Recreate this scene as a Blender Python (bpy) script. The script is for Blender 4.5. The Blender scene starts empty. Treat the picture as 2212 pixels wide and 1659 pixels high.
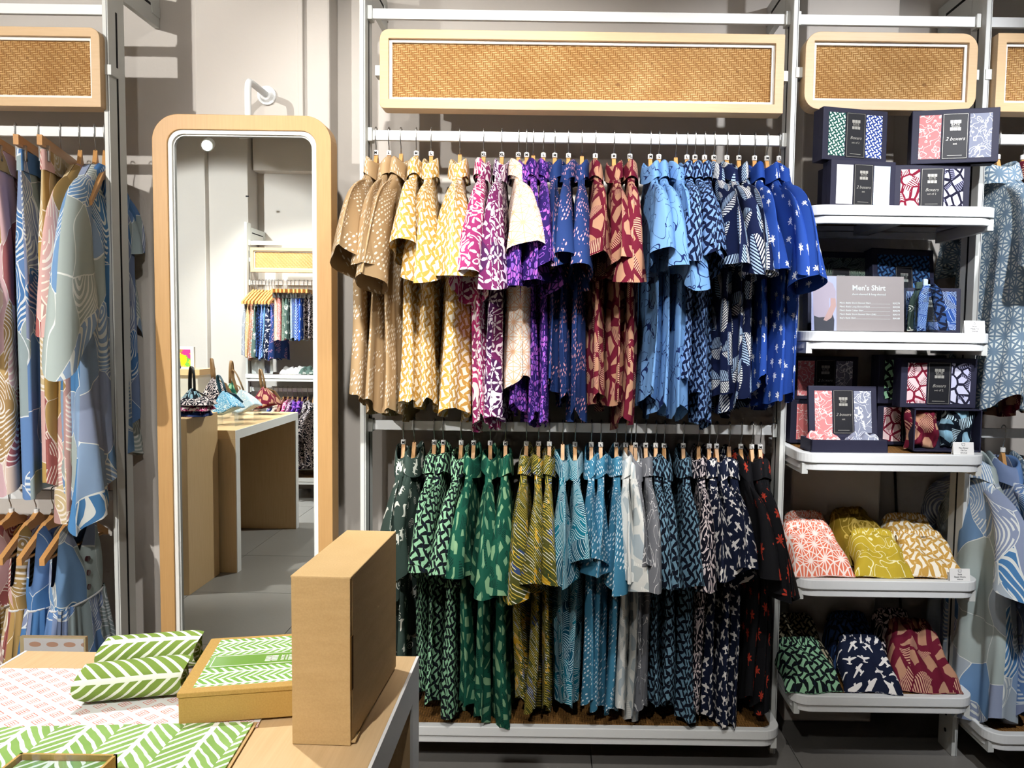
import bpy, bmesh, math, random
import numpy as np
from mathutils import Vector, Matrix
R = math.radians
PI = math.pi
scene = bpy.context.scene
COL = scene.collection
random.seed(7)
np.random.seed(7)

# ------------------------------------------------------------------ camera
F, PX0, PY0 = 1660.0, 1200.0, 829.5
PITCH, ROLL = R(3.6), R(0.8)
CAM = Vector((0, 0, 1.22))
CAMROT = Matrix.Rotation(R(90) - PITCH, 3, 'X') @ Matrix.Rotation(ROLL, 3, 'Z')
cam_data = bpy.data.cameras.new('camera')
cam_data.sensor_width = 36
cam_data.sensor_fit = 'HORIZONTAL'
cam_data.lens = F * 36 / 2212
cam_data.shift_x = -(PX0 - 1106) / 2212
cam_data.clip_start = 0.02
cam = bpy.data.objects.new('camera', cam_data)
cam.matrix_world = Matrix.Translation(CAM) @ CAMROT.to_4x4()
COL.objects.link(cam)
scene.camera = cam


def at(px, py, Y):
    """world point on the plane y = Y behind pixel (px, py) of the 2212 x 1659 frame"""
    d = CAMROT @ Vector(((px - PX0) / F, -(py - PY0) / F, -1))
    return CAM + d * (Y / d.y)


def on_z(px, py, z):
    d = CAMROT @ Vector(((px - PX0) / F, -(py - PY0) / F, -1))
    return CAM + d * ((z - CAM.z) / d.z)


MIRROR_Y = 2.162


def refl(px, py, Yv):
    """real point whose mirror image is seen at a pixel, Yv = depth of the image"""
    p = at(px, py, Yv)
    return Vector((p.x, 2 * MIRROR_Y - Yv, p.z))


# ------------------------------------------------------------------ world, exposure
world = bpy.data.worlds.new('world')
scene.world = world
world.use_nodes = True
world.node_tree.nodes['Background'].inputs[0].default_value = (0.9, 0.93, 1, 1)
world.node_tree.nodes['Background'].inputs[1].default_value = 0.3
scene.view_settings.view_transform = 'Standard'
scene.view_settings.look = 'None'
scene.view_settings.gamma = 1
scene.view_settings.use_curve_mapping = False
scene.view_settings.exposure = 0.25
scene.cycles.max_bounces = 6
scene.cycles.diffuse_bounces = 2
scene.cycles.glossy_bounces = 3
scene.cycles.transparent_max_bounces = 8
scene.cycles.use_adaptive_sampling = True
scene.cycles.adaptive_threshold = 0.045
scene.cycles.adaptive_min_samples = 12
scene.cycles.caustics_reflective = False
scene.cycles.caustics_refractive = False
scene.cycles.use_light_tree = False
scene.cycles.sample_clamp_indirect = 6
scene.cycles.use_denoising = True

# track spots on the ceiling: (x, y, z, target, watts, cone degrees, blend)
W1, W2 = (1.0, 0.975, 0.935), (0.95, 0.965, 1.0)
SPOTS = [
    (-0.30, 0.62, 2.44, (-0.30, 2.10, 1.60), 112, 60, 0.7, W1),
    (0.42, 0.62, 2.44, (0.22, 2.10, 1.50), 54, 60, 0.7, W1),
    (1.30, 0.70, 2.44, (0.86, 2.10, 1.72), 105, 50, 0.6, W2),
    (0.80, 0.25, 2.44, (1.40, 2.15, 1.10), 150, 46, 0.6, W2),
    (-2.32, -0.83, 2.44, (-1.40, 2.10, 1.40), 300, 46, 0.6, W1),
    (-0.85, 1.42, 2.44, (-0.52, 0.96, 0.73), 88, 56, 0.6, W1),
    (-2.62, -0.15, 2.40, (-2.45, -1.40, 0.95), 560, 110, 1.0, W2),
    (-1.98, -0.62, 2.44, (-1.85, -1.25, 1.10), 85, 95, 0.6, W1),
    (-2.30, 1.00, 2.44, (-1.95, 0.05, 0.75), 190, 64, 0.5, W1),
    (-0.55, -0.60, 2.44, (-1.15, 0.70, 0.0), 150, 90, 0.8, W1),
    (0.10, 0.55, 2.44, (0.15, 2.05, 0.45), 60, 56, 0.7, W1),
    (-0.65, 0.60, 2.44, (-0.80, 2.45, 2.00), 16, 90, 0.9, W1),
]
for i, (x, y, z, tg, w, cone, bl, lc) in enumerate(SPOTS):
    ld = bpy.data.lights.new('track_light', 'SPOT')
    ld.energy = w
    ld.spot_size = R(cone)
    ld.spot_blend = bl
    ld.shadow_soft_size = 0.028
    ld.color = lc
    lo = bpy.data.objects.new('track_light', ld)
    d = (Vector(tg) - Vector((x, y, z))).normalized()
    lo.location = Vector((x, y, z)) + d * 0.012
    lo.rotation_euler = d.to_track_quat('-Z', 'Y').to_euler()
    COL.objects.link(lo)


# ------------------------------------------------------------------ helpers
def lin(h):
    h = h.lstrip('#')
    c = [int(h[i:i + 2], 16) / 255 for i in (0, 2, 4)]
    return tuple(x / 12.92 if x <= 0.04045 else ((x + 0.055) / 1.055) ** 2.4 for x in c) + (1.0,)


class S:
    """a shader socket with arithmetic"""
    def __init__(s, g, k):
        s.g, s.k = g, k

    def __add__(s, o): return s.g.m('ADD', s, o)
    def __radd__(s, o): return s.g.m('ADD', o, s)
    def __sub__(s, o): return s.g.m('SUBTRACT', s, o)
    def __rsub__(s, o): return s.g.m('SUBTRACT', o, s)
    def __mul__(s, o): return s.g.m('MULTIPLY', s, o)
    def __rmul__(s, o): return s.g.m('MULTIPLY', o, s)
    def __truediv__(s, o): return s.g.m('DIVIDE', s, o)
    def __lt__(s, o): return s.g.m('LESS_THAN', s, o)
    def __gt__(s, o): return s.g.m('GREATER_THAN', s, o)
    def __pow__(s, o): return s.g.m('POWER', s, o)
    def __neg__(s): return s.g.m('MULTIPLY', s, -1.0)


class G:
    """a material under construction"""
    def __init__(g, name, rough=0.75, spec=0.25, metallic=0.0, coord='UV'):
        g.mat = bpy.data.materials.new(name)
        g.mat.use_nodes = True
        g.nt = g.mat.node_tree
        g.b = g.nt.nodes['Principled BSDF']
        g.b.inputs['Roughness'].default_value = rough
        g.b.inputs['Specular IOR Level'].default_value = spec
        g.b.inputs['Metallic'].default_value = metallic
        tc = g.nt.nodes.new('ShaderNodeTexCoord')
        sp = g.nt.nodes.new('ShaderNodeSeparateXYZ')
        g.nt.links.new(tc.outputs[coord], sp.inputs[0])
        g.u, g.v, g.w = (S(g, sp.outputs[i]) for i in range(3))

    def put(g, a, sock):
        if isinstance(a, S):
            g.nt.links.new(a.k, sock)
        else:
            sock.default_value = a

    def m(g, op, *a):
        n = g.nt.nodes.new('ShaderNodeMath')
        n.operation = op
        for i, x in enumerate(a):
            g.put(x, n.inputs[i])
        return S(g, n.outputs[0])

    def floor(g, a): return g.m('FLOOR', a)
    def fract(g, a): return g.m('FRACT', a)
    def abs(g, a): return g.m('ABSOLUTE', a)
    def sin(g, a): return g.m('SINE', a)
    def cos(g, a): return g.m('COSINE', a)
    def min(g, a, b): return g.m('MINIMUM', a, b)
    def max(g, a, b): return g.m('MAXIMUM', a, b)
    def mod(g, a, b): return g.m('FLOORED_MODULO', a, b)
    def hyp(g, a, b): return g.m('SQRT', a * a + b * b)
    def atan2(g, a, b): return g.m('ARCTAN2', a, b)

    def vec(g, a, b, c=0.0):
        n = g.nt.nodes.new('ShaderNodeCombineXYZ')
        g.put(a, n.inputs[0]); g.put(b, n.inputs[1]); g.put(c, n.inputs[2])
        return S(g, n.outputs[0])

    def noise(g, a, b, scale, detail=1.0, dist=0.0, seed=0.0, rough=0.5):
        n = g.nt.nodes.new('ShaderNodeTexNoise')
        n.inputs['Scale'].default_value = scale
        n.inputs['Detail'].default_value = detail
        n.inputs['Distortion'].default_value = dist
        n.inputs['Roughness'].default_value = rough
        g.put(g.vec(a, b, seed), n.inputs['Vector'])
        return S(g, n.outputs[0])

    def rnd(g, a, b, seed=0.0):
        n = g.nt.nodes.new('ShaderNodeTexWhiteNoise')
        n.noise_dimensions = '3D'
        g.put(g.vec(a, b, seed), n.inputs['Vector'])
        return S(g, n.outputs[0])

    def voro(g, a, b, scale, feature='F1', rand=1.0):
        """returns distance, colour value, local x, local y (metres from the cell point)"""
        n = g.nt.nodes.new('ShaderNodeTexVoronoi')
        n.voronoi_dimensions = '2D'
        n.feature = feature
        n.inputs['Scale'].default_value = scale
        n.inputs['Randomness'].default_value = rand
        g.put(g.vec(a, b), n.inputs['Vector'])
        if feature == 'DISTANCE_TO_EDGE':
            return S(g, n.outputs['Distance'])
        sc = g.nt.nodes.new('ShaderNodeSeparateColor')
        g.nt.links.new(n.outputs['Color'], sc.inputs[0])
        sp = g.nt.nodes.new('ShaderNodeSeparateXYZ')
        g.nt.links.new(n.outputs['Position'], sp.inputs[0])
        return (S(g, n.outputs['Distance']), S(g, sc.outputs[0]), S(g, sc.outputs[1]),
                a - S(g, sp.outputs[0]), b - S(g, sp.outputs[1]))

    def rot(g, x, y, ang):
        if isinstance(ang, S):
            c, s = g.cos(ang), g.sin(ang)
        else:
            c, s = math.cos(ang), math.sin(ang)
        return x * c + y * s, y * c - x * s

    def cells(g, u, v, sx, sy, stag=0.5):
        b = v / sy
        row = g.floor(b)
        a = u / sx + g.mod(row, 2.0) * stag
        ix = g.floor(a)
        return (g.fract(a) - 0.5) * sx, (g.fract(b) - 0.5) * sy, ix, row

    def mix(g, fac, a, b):
        n = g.nt.nodes.new('ShaderNodeMix')
        n.data_type = 'RGBA'
        g.put(fac, n.inputs[0])
        for x, i in ((a, 6), (b, 7)):
            if isinstance(x, str):
                x = lin(x)
            g.put(x, n.inputs[i])
        return S(g, n.outputs[2])

    def col(g, c):
        if isinstance(c, str):
            c = lin(c)
        g.put(c, g.b.inputs['Base Color'])
        return g.mat

    def bump(g, h, strength=0.3, dist=0.002):
        n = g.nt.nodes.new('ShaderNodeBump')
        n.inputs['Strength'].default_value = strength
        n.inputs['Distance'].default_value = dist
        g.put(h, n.inputs['Height'])
        g.nt.links.new(n.outputs[0], g.b.inputs['Normal'])


# ------------------------------------------------------------------ plain materials
def plain(name, col, rough=0.5, spec=0.4, metallic=0.0, mottled=0.04, scale=18):
    g = G(name, rough, spec, metallic, 'Object')
    n = g.noise(g.u, g.v, scale, 3, 0, g.w)
    c = lin(col)
    d = tuple(x * (1 - 2.2 * mottled) for x in c[:3]) + (1,)
    return g.col(g.mix(n, d, c))


M = {}
M['wall'] = (lambda g: (g.bump(g.noise(g.u, g.w, 60, 4, 0, g.v), 0.12, 0.004),
                        g.col(g.mix(g.noise(g.u, g.w, 2.2, 5, 0, g.v), '#c5beb6', '#d3cdc6')))[1])(G('painted_plaster', 0.85, 0.2, 0, 'Object'))
M['ceiling'] = plain('ceiling_paint', '#dcdcd8', 0.9, 0.2)
M['grout'] = plain('grout', '#6d6a66', 0.9, 0.2)
M['white'] = plain('white_powder_coat', '#eceeee', 0.38, 0.5, 0, 0.012)
M['alu'] = plain('pale_grey_powder_coat', '#d6d8d4', 0.42, 0.5, 0, 0.02)
M['dark'] = plain('slot_shadow_black', '#1d1d1e', 0.8, 0.2)
M['trimwhite'] = plain('white_trim', '#f1efe9', 0.5, 0.4, 0, 0.01)
M['chrome'] = plain('brushed_steel', '#b4b4b4', 0.22, 0.5, 1.0, 0.02)
M['blackbox'] = plain('midnight_board', '#25253a', 0.62, 0.3, 0, 0.05)
M['blackcard'] = plain('black_card', '#121219', 0.55, 0.35, 0, 0.05)
M['silver'] = plain('silver_foil', '#a9a7a0', 0.35, 0.5, 0.2, 0.02)
M['paperwhite'] = plain('white_card', '#f2f1ee', 0.7, 0.3, 0, 0.01)
M['ink'] = plain('grey_ink', '#6f6f72', 0.8, 0.2)
M['button'] = plain('dark_red_button', '#3b1518', 0.35, 0.5)
M['wooddark'] = plain('leather_tan', '#8a6b48', 0.5, 0.4)
M['leatherblack'] = plain('leather_black', '#17181c', 0.45, 0.4)
M['leatherteal'] = plain('leather_teal', '#1d4658', 0.45, 0.4)
M['cable'] = plain('black_cable', '#141414', 0.6, 0.3)


def tile_mat():
    g = G('grey_porcelain_tile', 0.42, 0.45, 0, 'Object')
    n = g.noise(g.u, g.v, 3.5, 6, 0.4, g.w)
    f = g.noise(g.u, g.v, 90, 2, 0, g.w)
    return g.col(g.mix(n * 0.7 + f * 0.3, '#76736f', '#8d8a86'))


M['tile'] = tile_mat()


def wood_mat(name, a, b, axis='x', rough=0.45):
    g = G(name, rough, 0.4, 0, 'Object')
    p = {'x': (g.u, g.v, g.w), 'y': (g.v, g.u, g.w), 'z': (g.w, g.u, g.v)}[axis]
    n1 = g.noise(p[0] * 0.06, p[1], 150, 3, 0.3, p[2])
    n2 = g.noise(p[0] * 0.03, p[1], 420, 2, 0.0, p[2])
    n3 = g.noise(p[0], p[1], 3.0, 2, 0.0, p[2])
    g.bump(n2, 0.06, 0.001)
    return g.col(g.mix(n1 * 0.5 + n2 * 0.35 + n3 * 0.15, a, b))


M['oak_x'] = wood_mat('pale_oak_along', '#c2a071', '#e2c59a', 'x')
M['oak_y'] = wood_mat('pale_oak_deep', '#c2a071', '#e2c59a', 'y')
M['oak_z'] = wood_mat('pale_oak_upright', '#c2a071', '#e2c59a', 'z')
M['mirroroak_z'] = wood_mat('honey_oak_upright', '#b28752', '#cfa56e', 'z')
M['mirroroak_x'] = wood_mat('honey_oak_across', '#b28752', '#cfa56e', 'x')
M['signoak_x'] = wood_mat('beech_along', '#c6a276', '#dfc096', 'x')
M['signoak_z'] = wood_mat('beech_upright', '#c6a276', '#dfc096', 'z')
M['hanger'] = wood_mat('hanger_beech', '#b97f45', '#dcaa6c', 'x', 0.35)


def rattan_mat(name, dark, mid, light, p=0.0062):
    g = G(name, 0.55, 0.35, 0, 'Object')
    a, b = g.u / p, g.w / p
    ia, ib = g.floor(a), g.floor(b)
    over = g.mod(ia + ib, 4.0) < 2.0
    fa, fb = g.abs(g.fract(a) - 0.5), g.abs(g.fract(b) - 0.5)
    # across strand profile for the strand on top
    prof = over * fb + (1.0 - over) * fa
    big = g.noise(g.u, g.w, 9, 4)
    fine = g.noise(g.u, g.w, 260, 2)
    h = 1.0 - prof * 2.0
    t = g.min(g.max(h * 0.75 + (over - 0.5) * 0.18 + (big - 0.5) * 0.6 + (fine - 0.5) * 0.3, 0.0), 1.0)
    c = g.mix(t, dark, mid)
    c = g.mix(g.max(t - 0.55, 0.0) * 2.0, c, light)
    spots = g.noise(g.u, g.w, 55, 1, 0, 3.0) < 0.24
    c = g.mix(spots * 0.6, c, '#6d4620')
    g.bump(h, 0.6, 0.003)
    return g.col(c)


M['rattan'] = rattan_mat('woven_rattan', '#8a5c2a', '#caa064', '#f0d2a0')


def rattan_flat():
    g = G('woven_rattan_flat', 0.6, 0.3, 0, 'Object')
    p = 0.0075
    a, b = g.u / p, g.v / p
    ia, ib = g.floor(a), g.floor(b)
    over = g.mod(ia + ib, 4.0) < 2.0
    fa, fb = g.abs(g.fract(a) - 0.5), g.abs(g.fract(b) - 0.5)
    h = 1.0 - 2.0 * (over * fb + (1.0 - over) * fa)
    t = g.min(g.max(h * 0.7 + (g.noise(g.u, g.v, 20, 3) - 0.5) * 0.8 + 0.1, 0.0), 1.0)
    g.bump(h, 0.5, 0.003)
    return g.col(g.mix(t, '#4f3215', '#a87a41'))


M['rattan_flat'] = rattan_flat()


def kraft_mat(name, a, b, lines=True):
    g = G(name, 0.75, 0.25, 0, 'Object')
    n = g.noise(g.u, g.v, 500, 2, 0, g.w)
    bnd = g.noise(g.u * 0.15, g.v * 0.15, 95, 2, 0, g.w) if lines else n
    g.bump(bnd, 0.25, 0.0015)
    return g.col(g.mix(n * 0.5 + bnd * 0.5, a, b))


M['kraft'] = kraft_mat('kraft_board', '#b0915f', '#d4b483')
M['kraftgold'] = kraft_mat('golden_kraft_board', '#ab8747', '#c6a25c', False)


def clear_mat(name, tint=(0.93, 0.96, 0.97), gloss=0.10):
    m = bpy.data.materials.new(name)
    m.use_nodes = True
    nt = m.node_tree
    nt.nodes.remove(nt.nodes['Principled BSDF'])
    out = nt.nodes['Material Output']
    tr = nt.nodes.new('ShaderNodeBsdfTransparent')
    tr.inputs[0].default_value = tint + (1,)
    gl = nt.nodes.new('ShaderNodeBsdfGlossy')
    gl.inputs['Roughness'].default_value = 0.03
    fr = nt.nodes.new('ShaderNodeLayerWeight')
    pw = nt.nodes.new('ShaderNodeMath')
    pw.operation = 'POWER'
    pw.inputs[1].default_value = 4.0
    nt.links.new(fr.outputs['Facing'], pw.inputs[0])
    ad = nt.nodes.new('ShaderNodeMath')
    ad.operation = 'MULTIPLY_ADD'
    ad.inputs[1].default_value = 0.8
    ad.inputs[2].default_value = gloss * 0.35
    mx = nt.nodes.new('ShaderNodeMixShader')
    nt.links.new(pw.outputs[0], ad.inputs[0])
    nt.links.new(ad.outputs[0], mx.inputs[0])
    nt.links.new(tr.outputs[0], mx.inputs[1])
    nt.links.new(gl.outputs[0], mx.inputs[2])
    nt.links.new(mx.outputs[0], out.inputs[0])
    return m


M['acrylic'] = clear_mat('clear_acrylic')


def mirror_mat():
    g = G('silvered_glass', 0.0, 0.5, 1.0)
    return g.col((0.86, 0.90, 0.87, 1))


M['mirror'] = mirror_mat()


def lamp_mat():
    g = G('lit_lens')
    g.b.inputs['Emission Color'].default_value = (1, 0.97, 0.9, 1)
    g.b.inputs['Emission Strength'].default_value = 40
    g.mat.cycles.emission_sampling = 'NONE'
    return g.col((1, 1, 1, 1))


M['lamp'] = lamp_mat()
SPOT_LABELS = {4: 'lit white spotlight glaring in the top left of the mirror', 7: 'white cylinder spotlight pointing away, top right in the mirror'}


# ------------------------------------------------------------------ printed fabrics (UV in metres)
def fab(name):
    g = G(name, 0.82, 0.18)
    return g


def f_dash(name, base, ink, ang=58, dens=0.46, k=1.0):
    g = fab(name)
    u, v = g.rot(g.u, g.v, R(ang))
    x, y, ix, iy = g.cells(u, v, 0.017 * k, 0.0095 * k, 0.4)
    r = g.rnd(ix, iy)
    x = x + (r - 0.5) * 0.006
    e = (x / (0.0052 * k)) ** 2.0 + (y / (0.0021 * k)) ** 2.0
    keep = (g.noise(g.u, g.v, 15, 1) > dens) * (r > 0.12)
    return g.col(g.mix((e < 1.0) * keep, base, ink))


def f_weave(name, ground, bone, dot, k=1.08, var=None, wd=0.20):
    g = fab(name)
    wob = g.noise(g.u, g.v, 40, 1) * 0.006
    u, v = g.rot(g.u + wob, g.v + wob, R(32))
    c = 0.021 * k
    a, b = u / c, v / c
    ia, ib = g.floor(a), g.floor(b)
    fa, fb = g.fract(a) - 0.5, g.fract(b) - 0.5
    par = g.mod(ia + ib, 2.0) < 0.5
    x = par * fa + (1.0 - par) * fb
    y = par * fb + (1.0 - par) * fa
    # a bar with two hooked ends
    sgn = g.m('SIGN', x)
    yy = y - sgn * (x * x) * 0.75
    bonem = (g.abs(yy) < (wd + x * x * x * x * 4.0)) * (g.abs(x) < 0.43 - yy * sgn * 0.25)
    ca, cb = 0.5 - g.abs(fa), 0.5 - g.abs(fb)
    d = g.hyp(ca, cb) < 0.15
    pick = g.mod(ia + g.floor(fa + 0.5), 2.0) < 0.5
    tone = g.noise(g.u, g.v, 9, 2)
    col = g.mix(bonem, ground, bone)
    col = g.mix(d * pick, col, dot)
    if var:
        col = g.mix((tone > 0.55) * bonem * 0.5, col, var)
    return g.col(col)


def f_floral(name, ground, ink, ground2=None, k=1.0):
    g = fab(name)
    n = g.noise(g.u, g.v, 15 / k, 1.5, 1.6)
    sw = g.abs(g.fract(n * 6.0) - 0.5) < 0.22
    d, r1, r2, x, y = g.voro(g.u, g.v, 13 / k, rand=0.8)
    rad = g.hyp(x, y)
    an = g.atan2(y, x) + r1 * 6.0
    pet = rad < (0.016 + 0.012 * g.cos(an * 6.0)) * k
    vein = g.abs(g.fract(an * (12 / 6.2832)) - 0.5) < 0.10
    ring = g.abs(rad - 0.007 * k) < 0.0012 * k
    mask = g.max(pet * (1.0 - vein) * (1.0 - ring), sw * (1.0 - (rad < 0.03 * k)))
    base = ground
    if ground2:
        base = g.mix(g.noise(g.u, g.v, 7, 1) > 0.5, ground, ground2)
    return g.col(g.mix(mask, base, ink))


def f_star(name, ground, ink, k=1.0, w=0.0016, hub=0.0085):
    """hemp-leaf stars on a hexagonal lattice"""
    g = fab(name)
    s = 0.046 * k
    hgt = s * math.sqrt(3)

    def cell(ou, ov):
        x = (g.fract((g.u + ou) / s) - 0.5) * s
        y = (g.fract((g.v + ov) / hgt) - 0.5) * hgt
        return x, y
    x1, y1 = cell(0, 0)
    x2, y2 = cell(s / 2, hgt / 2)
    d1, d2 = x1 * x1 + y1 * y1, x2 * x2 + y2 * y2
    t = d1 < d2
    x, y = t * x1 + (1.0 - t) * x2, t * y1 + (1.0 - t) * y2
    r = g.hyp(x, y)
    a = g.atan2(y, x)
    ph = g.abs(g.fract(a * (12 / 6.2832) + 0.5) - 0.5) * (6.2832 / 12)
    spoke = (ph * r) < w * k
    a6 = g.abs(g.fract(a * (6 / 6.2832) + 0.5) - 0.5) * (6.2832 / 6)
    edge = (s / 2 - r * g.cos(a6)) < w * k * 0.8
    # chevron of each petal
    chev = g.abs(r * g.cos(a6) - s * 0.333 - r * g.sin(a6) * 0.3) < w * k * 0.55
    m = g.max(g.max(spoke, edge), g.max(r < hub * k * (0.6 + 0.25 * g.noise(g.u, g.v, 60)), chev * 0.0))
    return g.col(g.mix(m, ground, ink))


def f_pebble(name, ground, a, b, k=1.0):
    g = fab(name)
    wu = g.u + g.noise(g.u, g.v, 30, 1) * 0.012
    e = g.voro(wu, g.v, 72 / k, 'DISTANCE_TO_EDGE')
    d, r1, r2, x, y = g.voro(wu, g.v, 72 / k)
    clus = g.noise(g.u, g.v, 11, 1, 0.8) > 0.44
    m = (e > 0.13) * clus * (r1 > 0.25)
    ring = (d > 0.25) * (d < 0.36) * (1.0 - clus) * (r2 > 0.55)
    return g.col(g.mix(g.max(m, ring), ground, g.mix(r2, a, b)))


def f_crackle(name, ground, a, b, hatch, k=1.0, edge=0.20):
    g = fab(name)
    u, v = g.rot(g.u, g.v, R(20))
    wu = u + g.noise(u, v, 14, 1) * 0.03
    sc = 21 / k
    e = g.voro(wu, v * 0.8, sc, 'DISTANCE_TO_EDGE', 0.85)
    d, r1, r2, x, y = g.voro(wu, v * 0.8, sc, 'F1', 0.85)
    inside = e > edge
    xr, yr = g.rot(x, y, r1 * 6.28)
    hl = (g.fract(xr / 0.0042) < 0.5) * (yr > 0.004 * k) * (e > 0.03) * (r2 > 0.35)
    col = g.mix(inside, ground, g.mix(r2, a, b))
    side = (yr > 0.004 * k) * (r2 > 0.35) * (e > 0.03)
    col = g.mix(side, col, g.mix(hl, ground, hatch))
    return g.col(col)


def f_lines(name, ground, ink, k=1.0, w=0.0065):
    g = fab(name)
    n1 = g.noise(g.u, g.v, 17 / k, 0.6, 1.1, 0.3)
    n2 = g.noise(g.u, g.v, 15 / k, 0.6, 1.3, 7.7)
    gate = g.noise(g.u, g.v, 9 / k, 0, 0, 3.1)
    m = g.max((g.abs(n1 - 0.5) < w * 1.6) * (gate > 0.40), (g.abs(n2 - 0.52) < w * 1.6) * (gate < 0.6))
    return g.col(g.mix(m, ground, ink))


def f_fern(name, ground, a, b):
    g = fab(name)
    x, y, ix, iy = g.cells(g.u * 0.85, g.v * 0.85, 0.085, 0.075, 0.5)
    r = g.rnd(ix, iy)
    x, y = g.rot(x, y, (r - 0.5) * 2.4 + 1.2)
    x = x + (y * y) * 6.0
    L, W = 0.045, 0.026
    xs = x / L
    inside = (g.abs(xs) < 1.0) * (g.abs(y) < W * (1.0 - xs * xs * 0.9))
    st = g.fract((x - g.abs(y) * 0.9) / 0.0068) < 0.55
    rib = g.abs(y) < 0.0011
    m = inside * st * (1.0 - rib)
    side = y > 0.0
    return g.col(g.mix(m, ground, g.mix(side * 0.75, a, b)))


def f_palm(name, ground, ink, k=1.0, keep=0.25, cell=0.052):
    g = fab(name)
    x, y, ix, iy = g.cells(g.u, g.v, cell, cell * 0.95, 0.5)
    r, r2 = g.rnd(ix, iy), g.rnd(ix, iy, 5.0)
    x, y = x + (r - 0.5) * 0.02, y + (r2 - 0.5) * 0.016
    x, y = g.rot(x, y, (r2 - 0.5) * 0.8)
    sc = k * (0.75 + r * 0.6)
    x, y = x / sc, y / sc
    rad = g.hyp(x, y)
    an = g.atan2(x, y)
    crown = (rad < 0.0098 * g.abs(g.cos(an * 3.5)) + 0.0012) * (y > -0.006)
    xt = x - (y + 0.004) * (y + 0.004) * 14.0
    trunk = (g.abs(xt) < 0.0011) * (y < 0.0) * (y > -0.0165)
    m = g.max(crown, trunk) * (r > keep)
    return g.col(g.mix(m, ground, ink))


def f_swirl(name, ground, ink):
    g = fab(name)
    d, r1, r2, x, y = g.voro(g.u, g.v, 17, 'F1', 0.75)
    rad = g.hyp(x, y)
    an = g.atan2(y, x)
    spir = (g.abs(g.fract(rad / 0.0062 - an / 6.2832 + r1) - 0.5) < 0.16) * (rad < 0.0125) * (r2 > 0.55)
    xr, yr = g.rot(x, y, r1 * 6.28)
    wig = yr - g.sin(xr * 160) * 0.006
    body = (g.abs(wig) < 0.0075 * (1.0 - (xr / 0.023) ** 2.0)) * (r2 < 0.55)
    legs = (g.abs(g.fract(xr / 0.011) - 0.5) < 0.14) * (g.abs(yr) < 0.014) * (g.abs(xr) < 0.017) * (r2 < 0.3)
    return g.col(g.mix(g.max(g.max(spir, body), legs), ground, ink))


def f_olive(name):
    g = fab(name)
    u, v = g.rot(g.u + g.noise(g.u, g.v, 10, 1) * 0.02, g.v, R(62))
    s = u / 0.0062
    i = g.floor(s)
    f = g.fract(s)
    r = g.rnd(i, g.floor(v / 0.035 + i * 0.37))
    blob = g.noise(g.u, g.v, 14, 2, 0.5)
    base = g.mix(blob > 0.55, '#4a4b1e', '#37411f')
    base = g.mix((blob > 0.58) * (r > 0.4), base, '#b58a1f')
    base = g.mix((blob < 0.40) * (r > 0.5), base, '#33456e')
    ln = (f < 0.26)
    lc = g.mix(r > 0.62, '#c9b04a', '#d9d6c6')
    return g.col(g.mix(ln * (g.rnd(i, g.floor(v / 0.02), 2.0) > 0.12), base, lc))


def f_hatch(name, ground, ground2, ink, k=1.0):
    g = fab(name)
    wu = g.u + g.noise(g.u, g.v, 12, 1) * 0.05
    d, r1, r2, x, y = g.voro(wu, g.v, 22 / k, 'F1', 1.0)
    xr, yr = g.rot(x, y, r1 * 6.28)
    bend = yr + xr * xr * 14.0
    ln = (g.fract(bend / (0.0058 * k)) < 0.30) * (g.rnd(g.floor(bend / (0.0058 * k)), r1) > 0.15)
    base = g.mix(r2 > 0.6, ground, ground2)
    return g.col(g.mix(ln, base, ink))


def f_plane(name, ground, ink):
    g = fab(name)
    x, y, ix, iy = g.cells(g.u, g.v, 0.052, 0.036, 0.45)
    r, r2 = g.rnd(ix, iy), g.rnd(ix, iy, 4.0)
    x, y = x + (r2 - 0.5) * 0.012, y + (r - 0.5) * 0.006
    x, y = g.rot(x, y, (r - 0.5) * 2.2)
    ax, ay = g.abs(x), g.abs(y)
    wing = (ax < 0.020) * (g.abs(y - 0.003) < 0.0042 * (1.0 - x * x * 1600))
    fus = (ax < 0.0030) * (y < 0.012) * (y > -0.013)
    tail = (ax < 0.0075) * (g.abs(y + 0.0115) < 0.0018)
    return g.col(g.mix(g.max(g.max(wing, fus), tail), ground, ink))


def f_wave(name, pal, line, k=1.0, seed=0.0):
    g = fab(name)
    wu = g.u + (g.noise(g.u, g.v, 5, 1, 0, seed) - 0.5) * 0.16 + seed
    wv = g.v + (g.noise(g.u, g.v, 5, 1, 0, seed + 4) - 0.5) * 0.12
    sc = 7.8 / k
    d, r1, r2, x, y = g.voro(wu * 1.15, wv * 0.8, sc, 'F1', 0.9)
    e = g.voro(wu * 1.15, wv * 0.8, sc, 'DISTANCE_TO_EDGE', 0.9)
    n = len(pal)
    col = lin(pal[0])
    for i in range(1, n):
        col = g.mix(r1 > i / n, col, pal[i])
    xr, yr = g.rot(x, y, r2 * 5.0)
    rad = g.hyp(xr * 1.2, yr + 0.055 * k)
    arc = (g.fract(rad / 0.013) < 0.36 + 0.12 * g.sin(xr * 60)) * (r2 > 0.68)
    fade = (g.noise(g.u, g.v, 16, 1) > 0.36)
    col = g.mix(arc * fade, col, line)
    col = g.mix(e < 0.009, col, line)
    return g.col(col)


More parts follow.
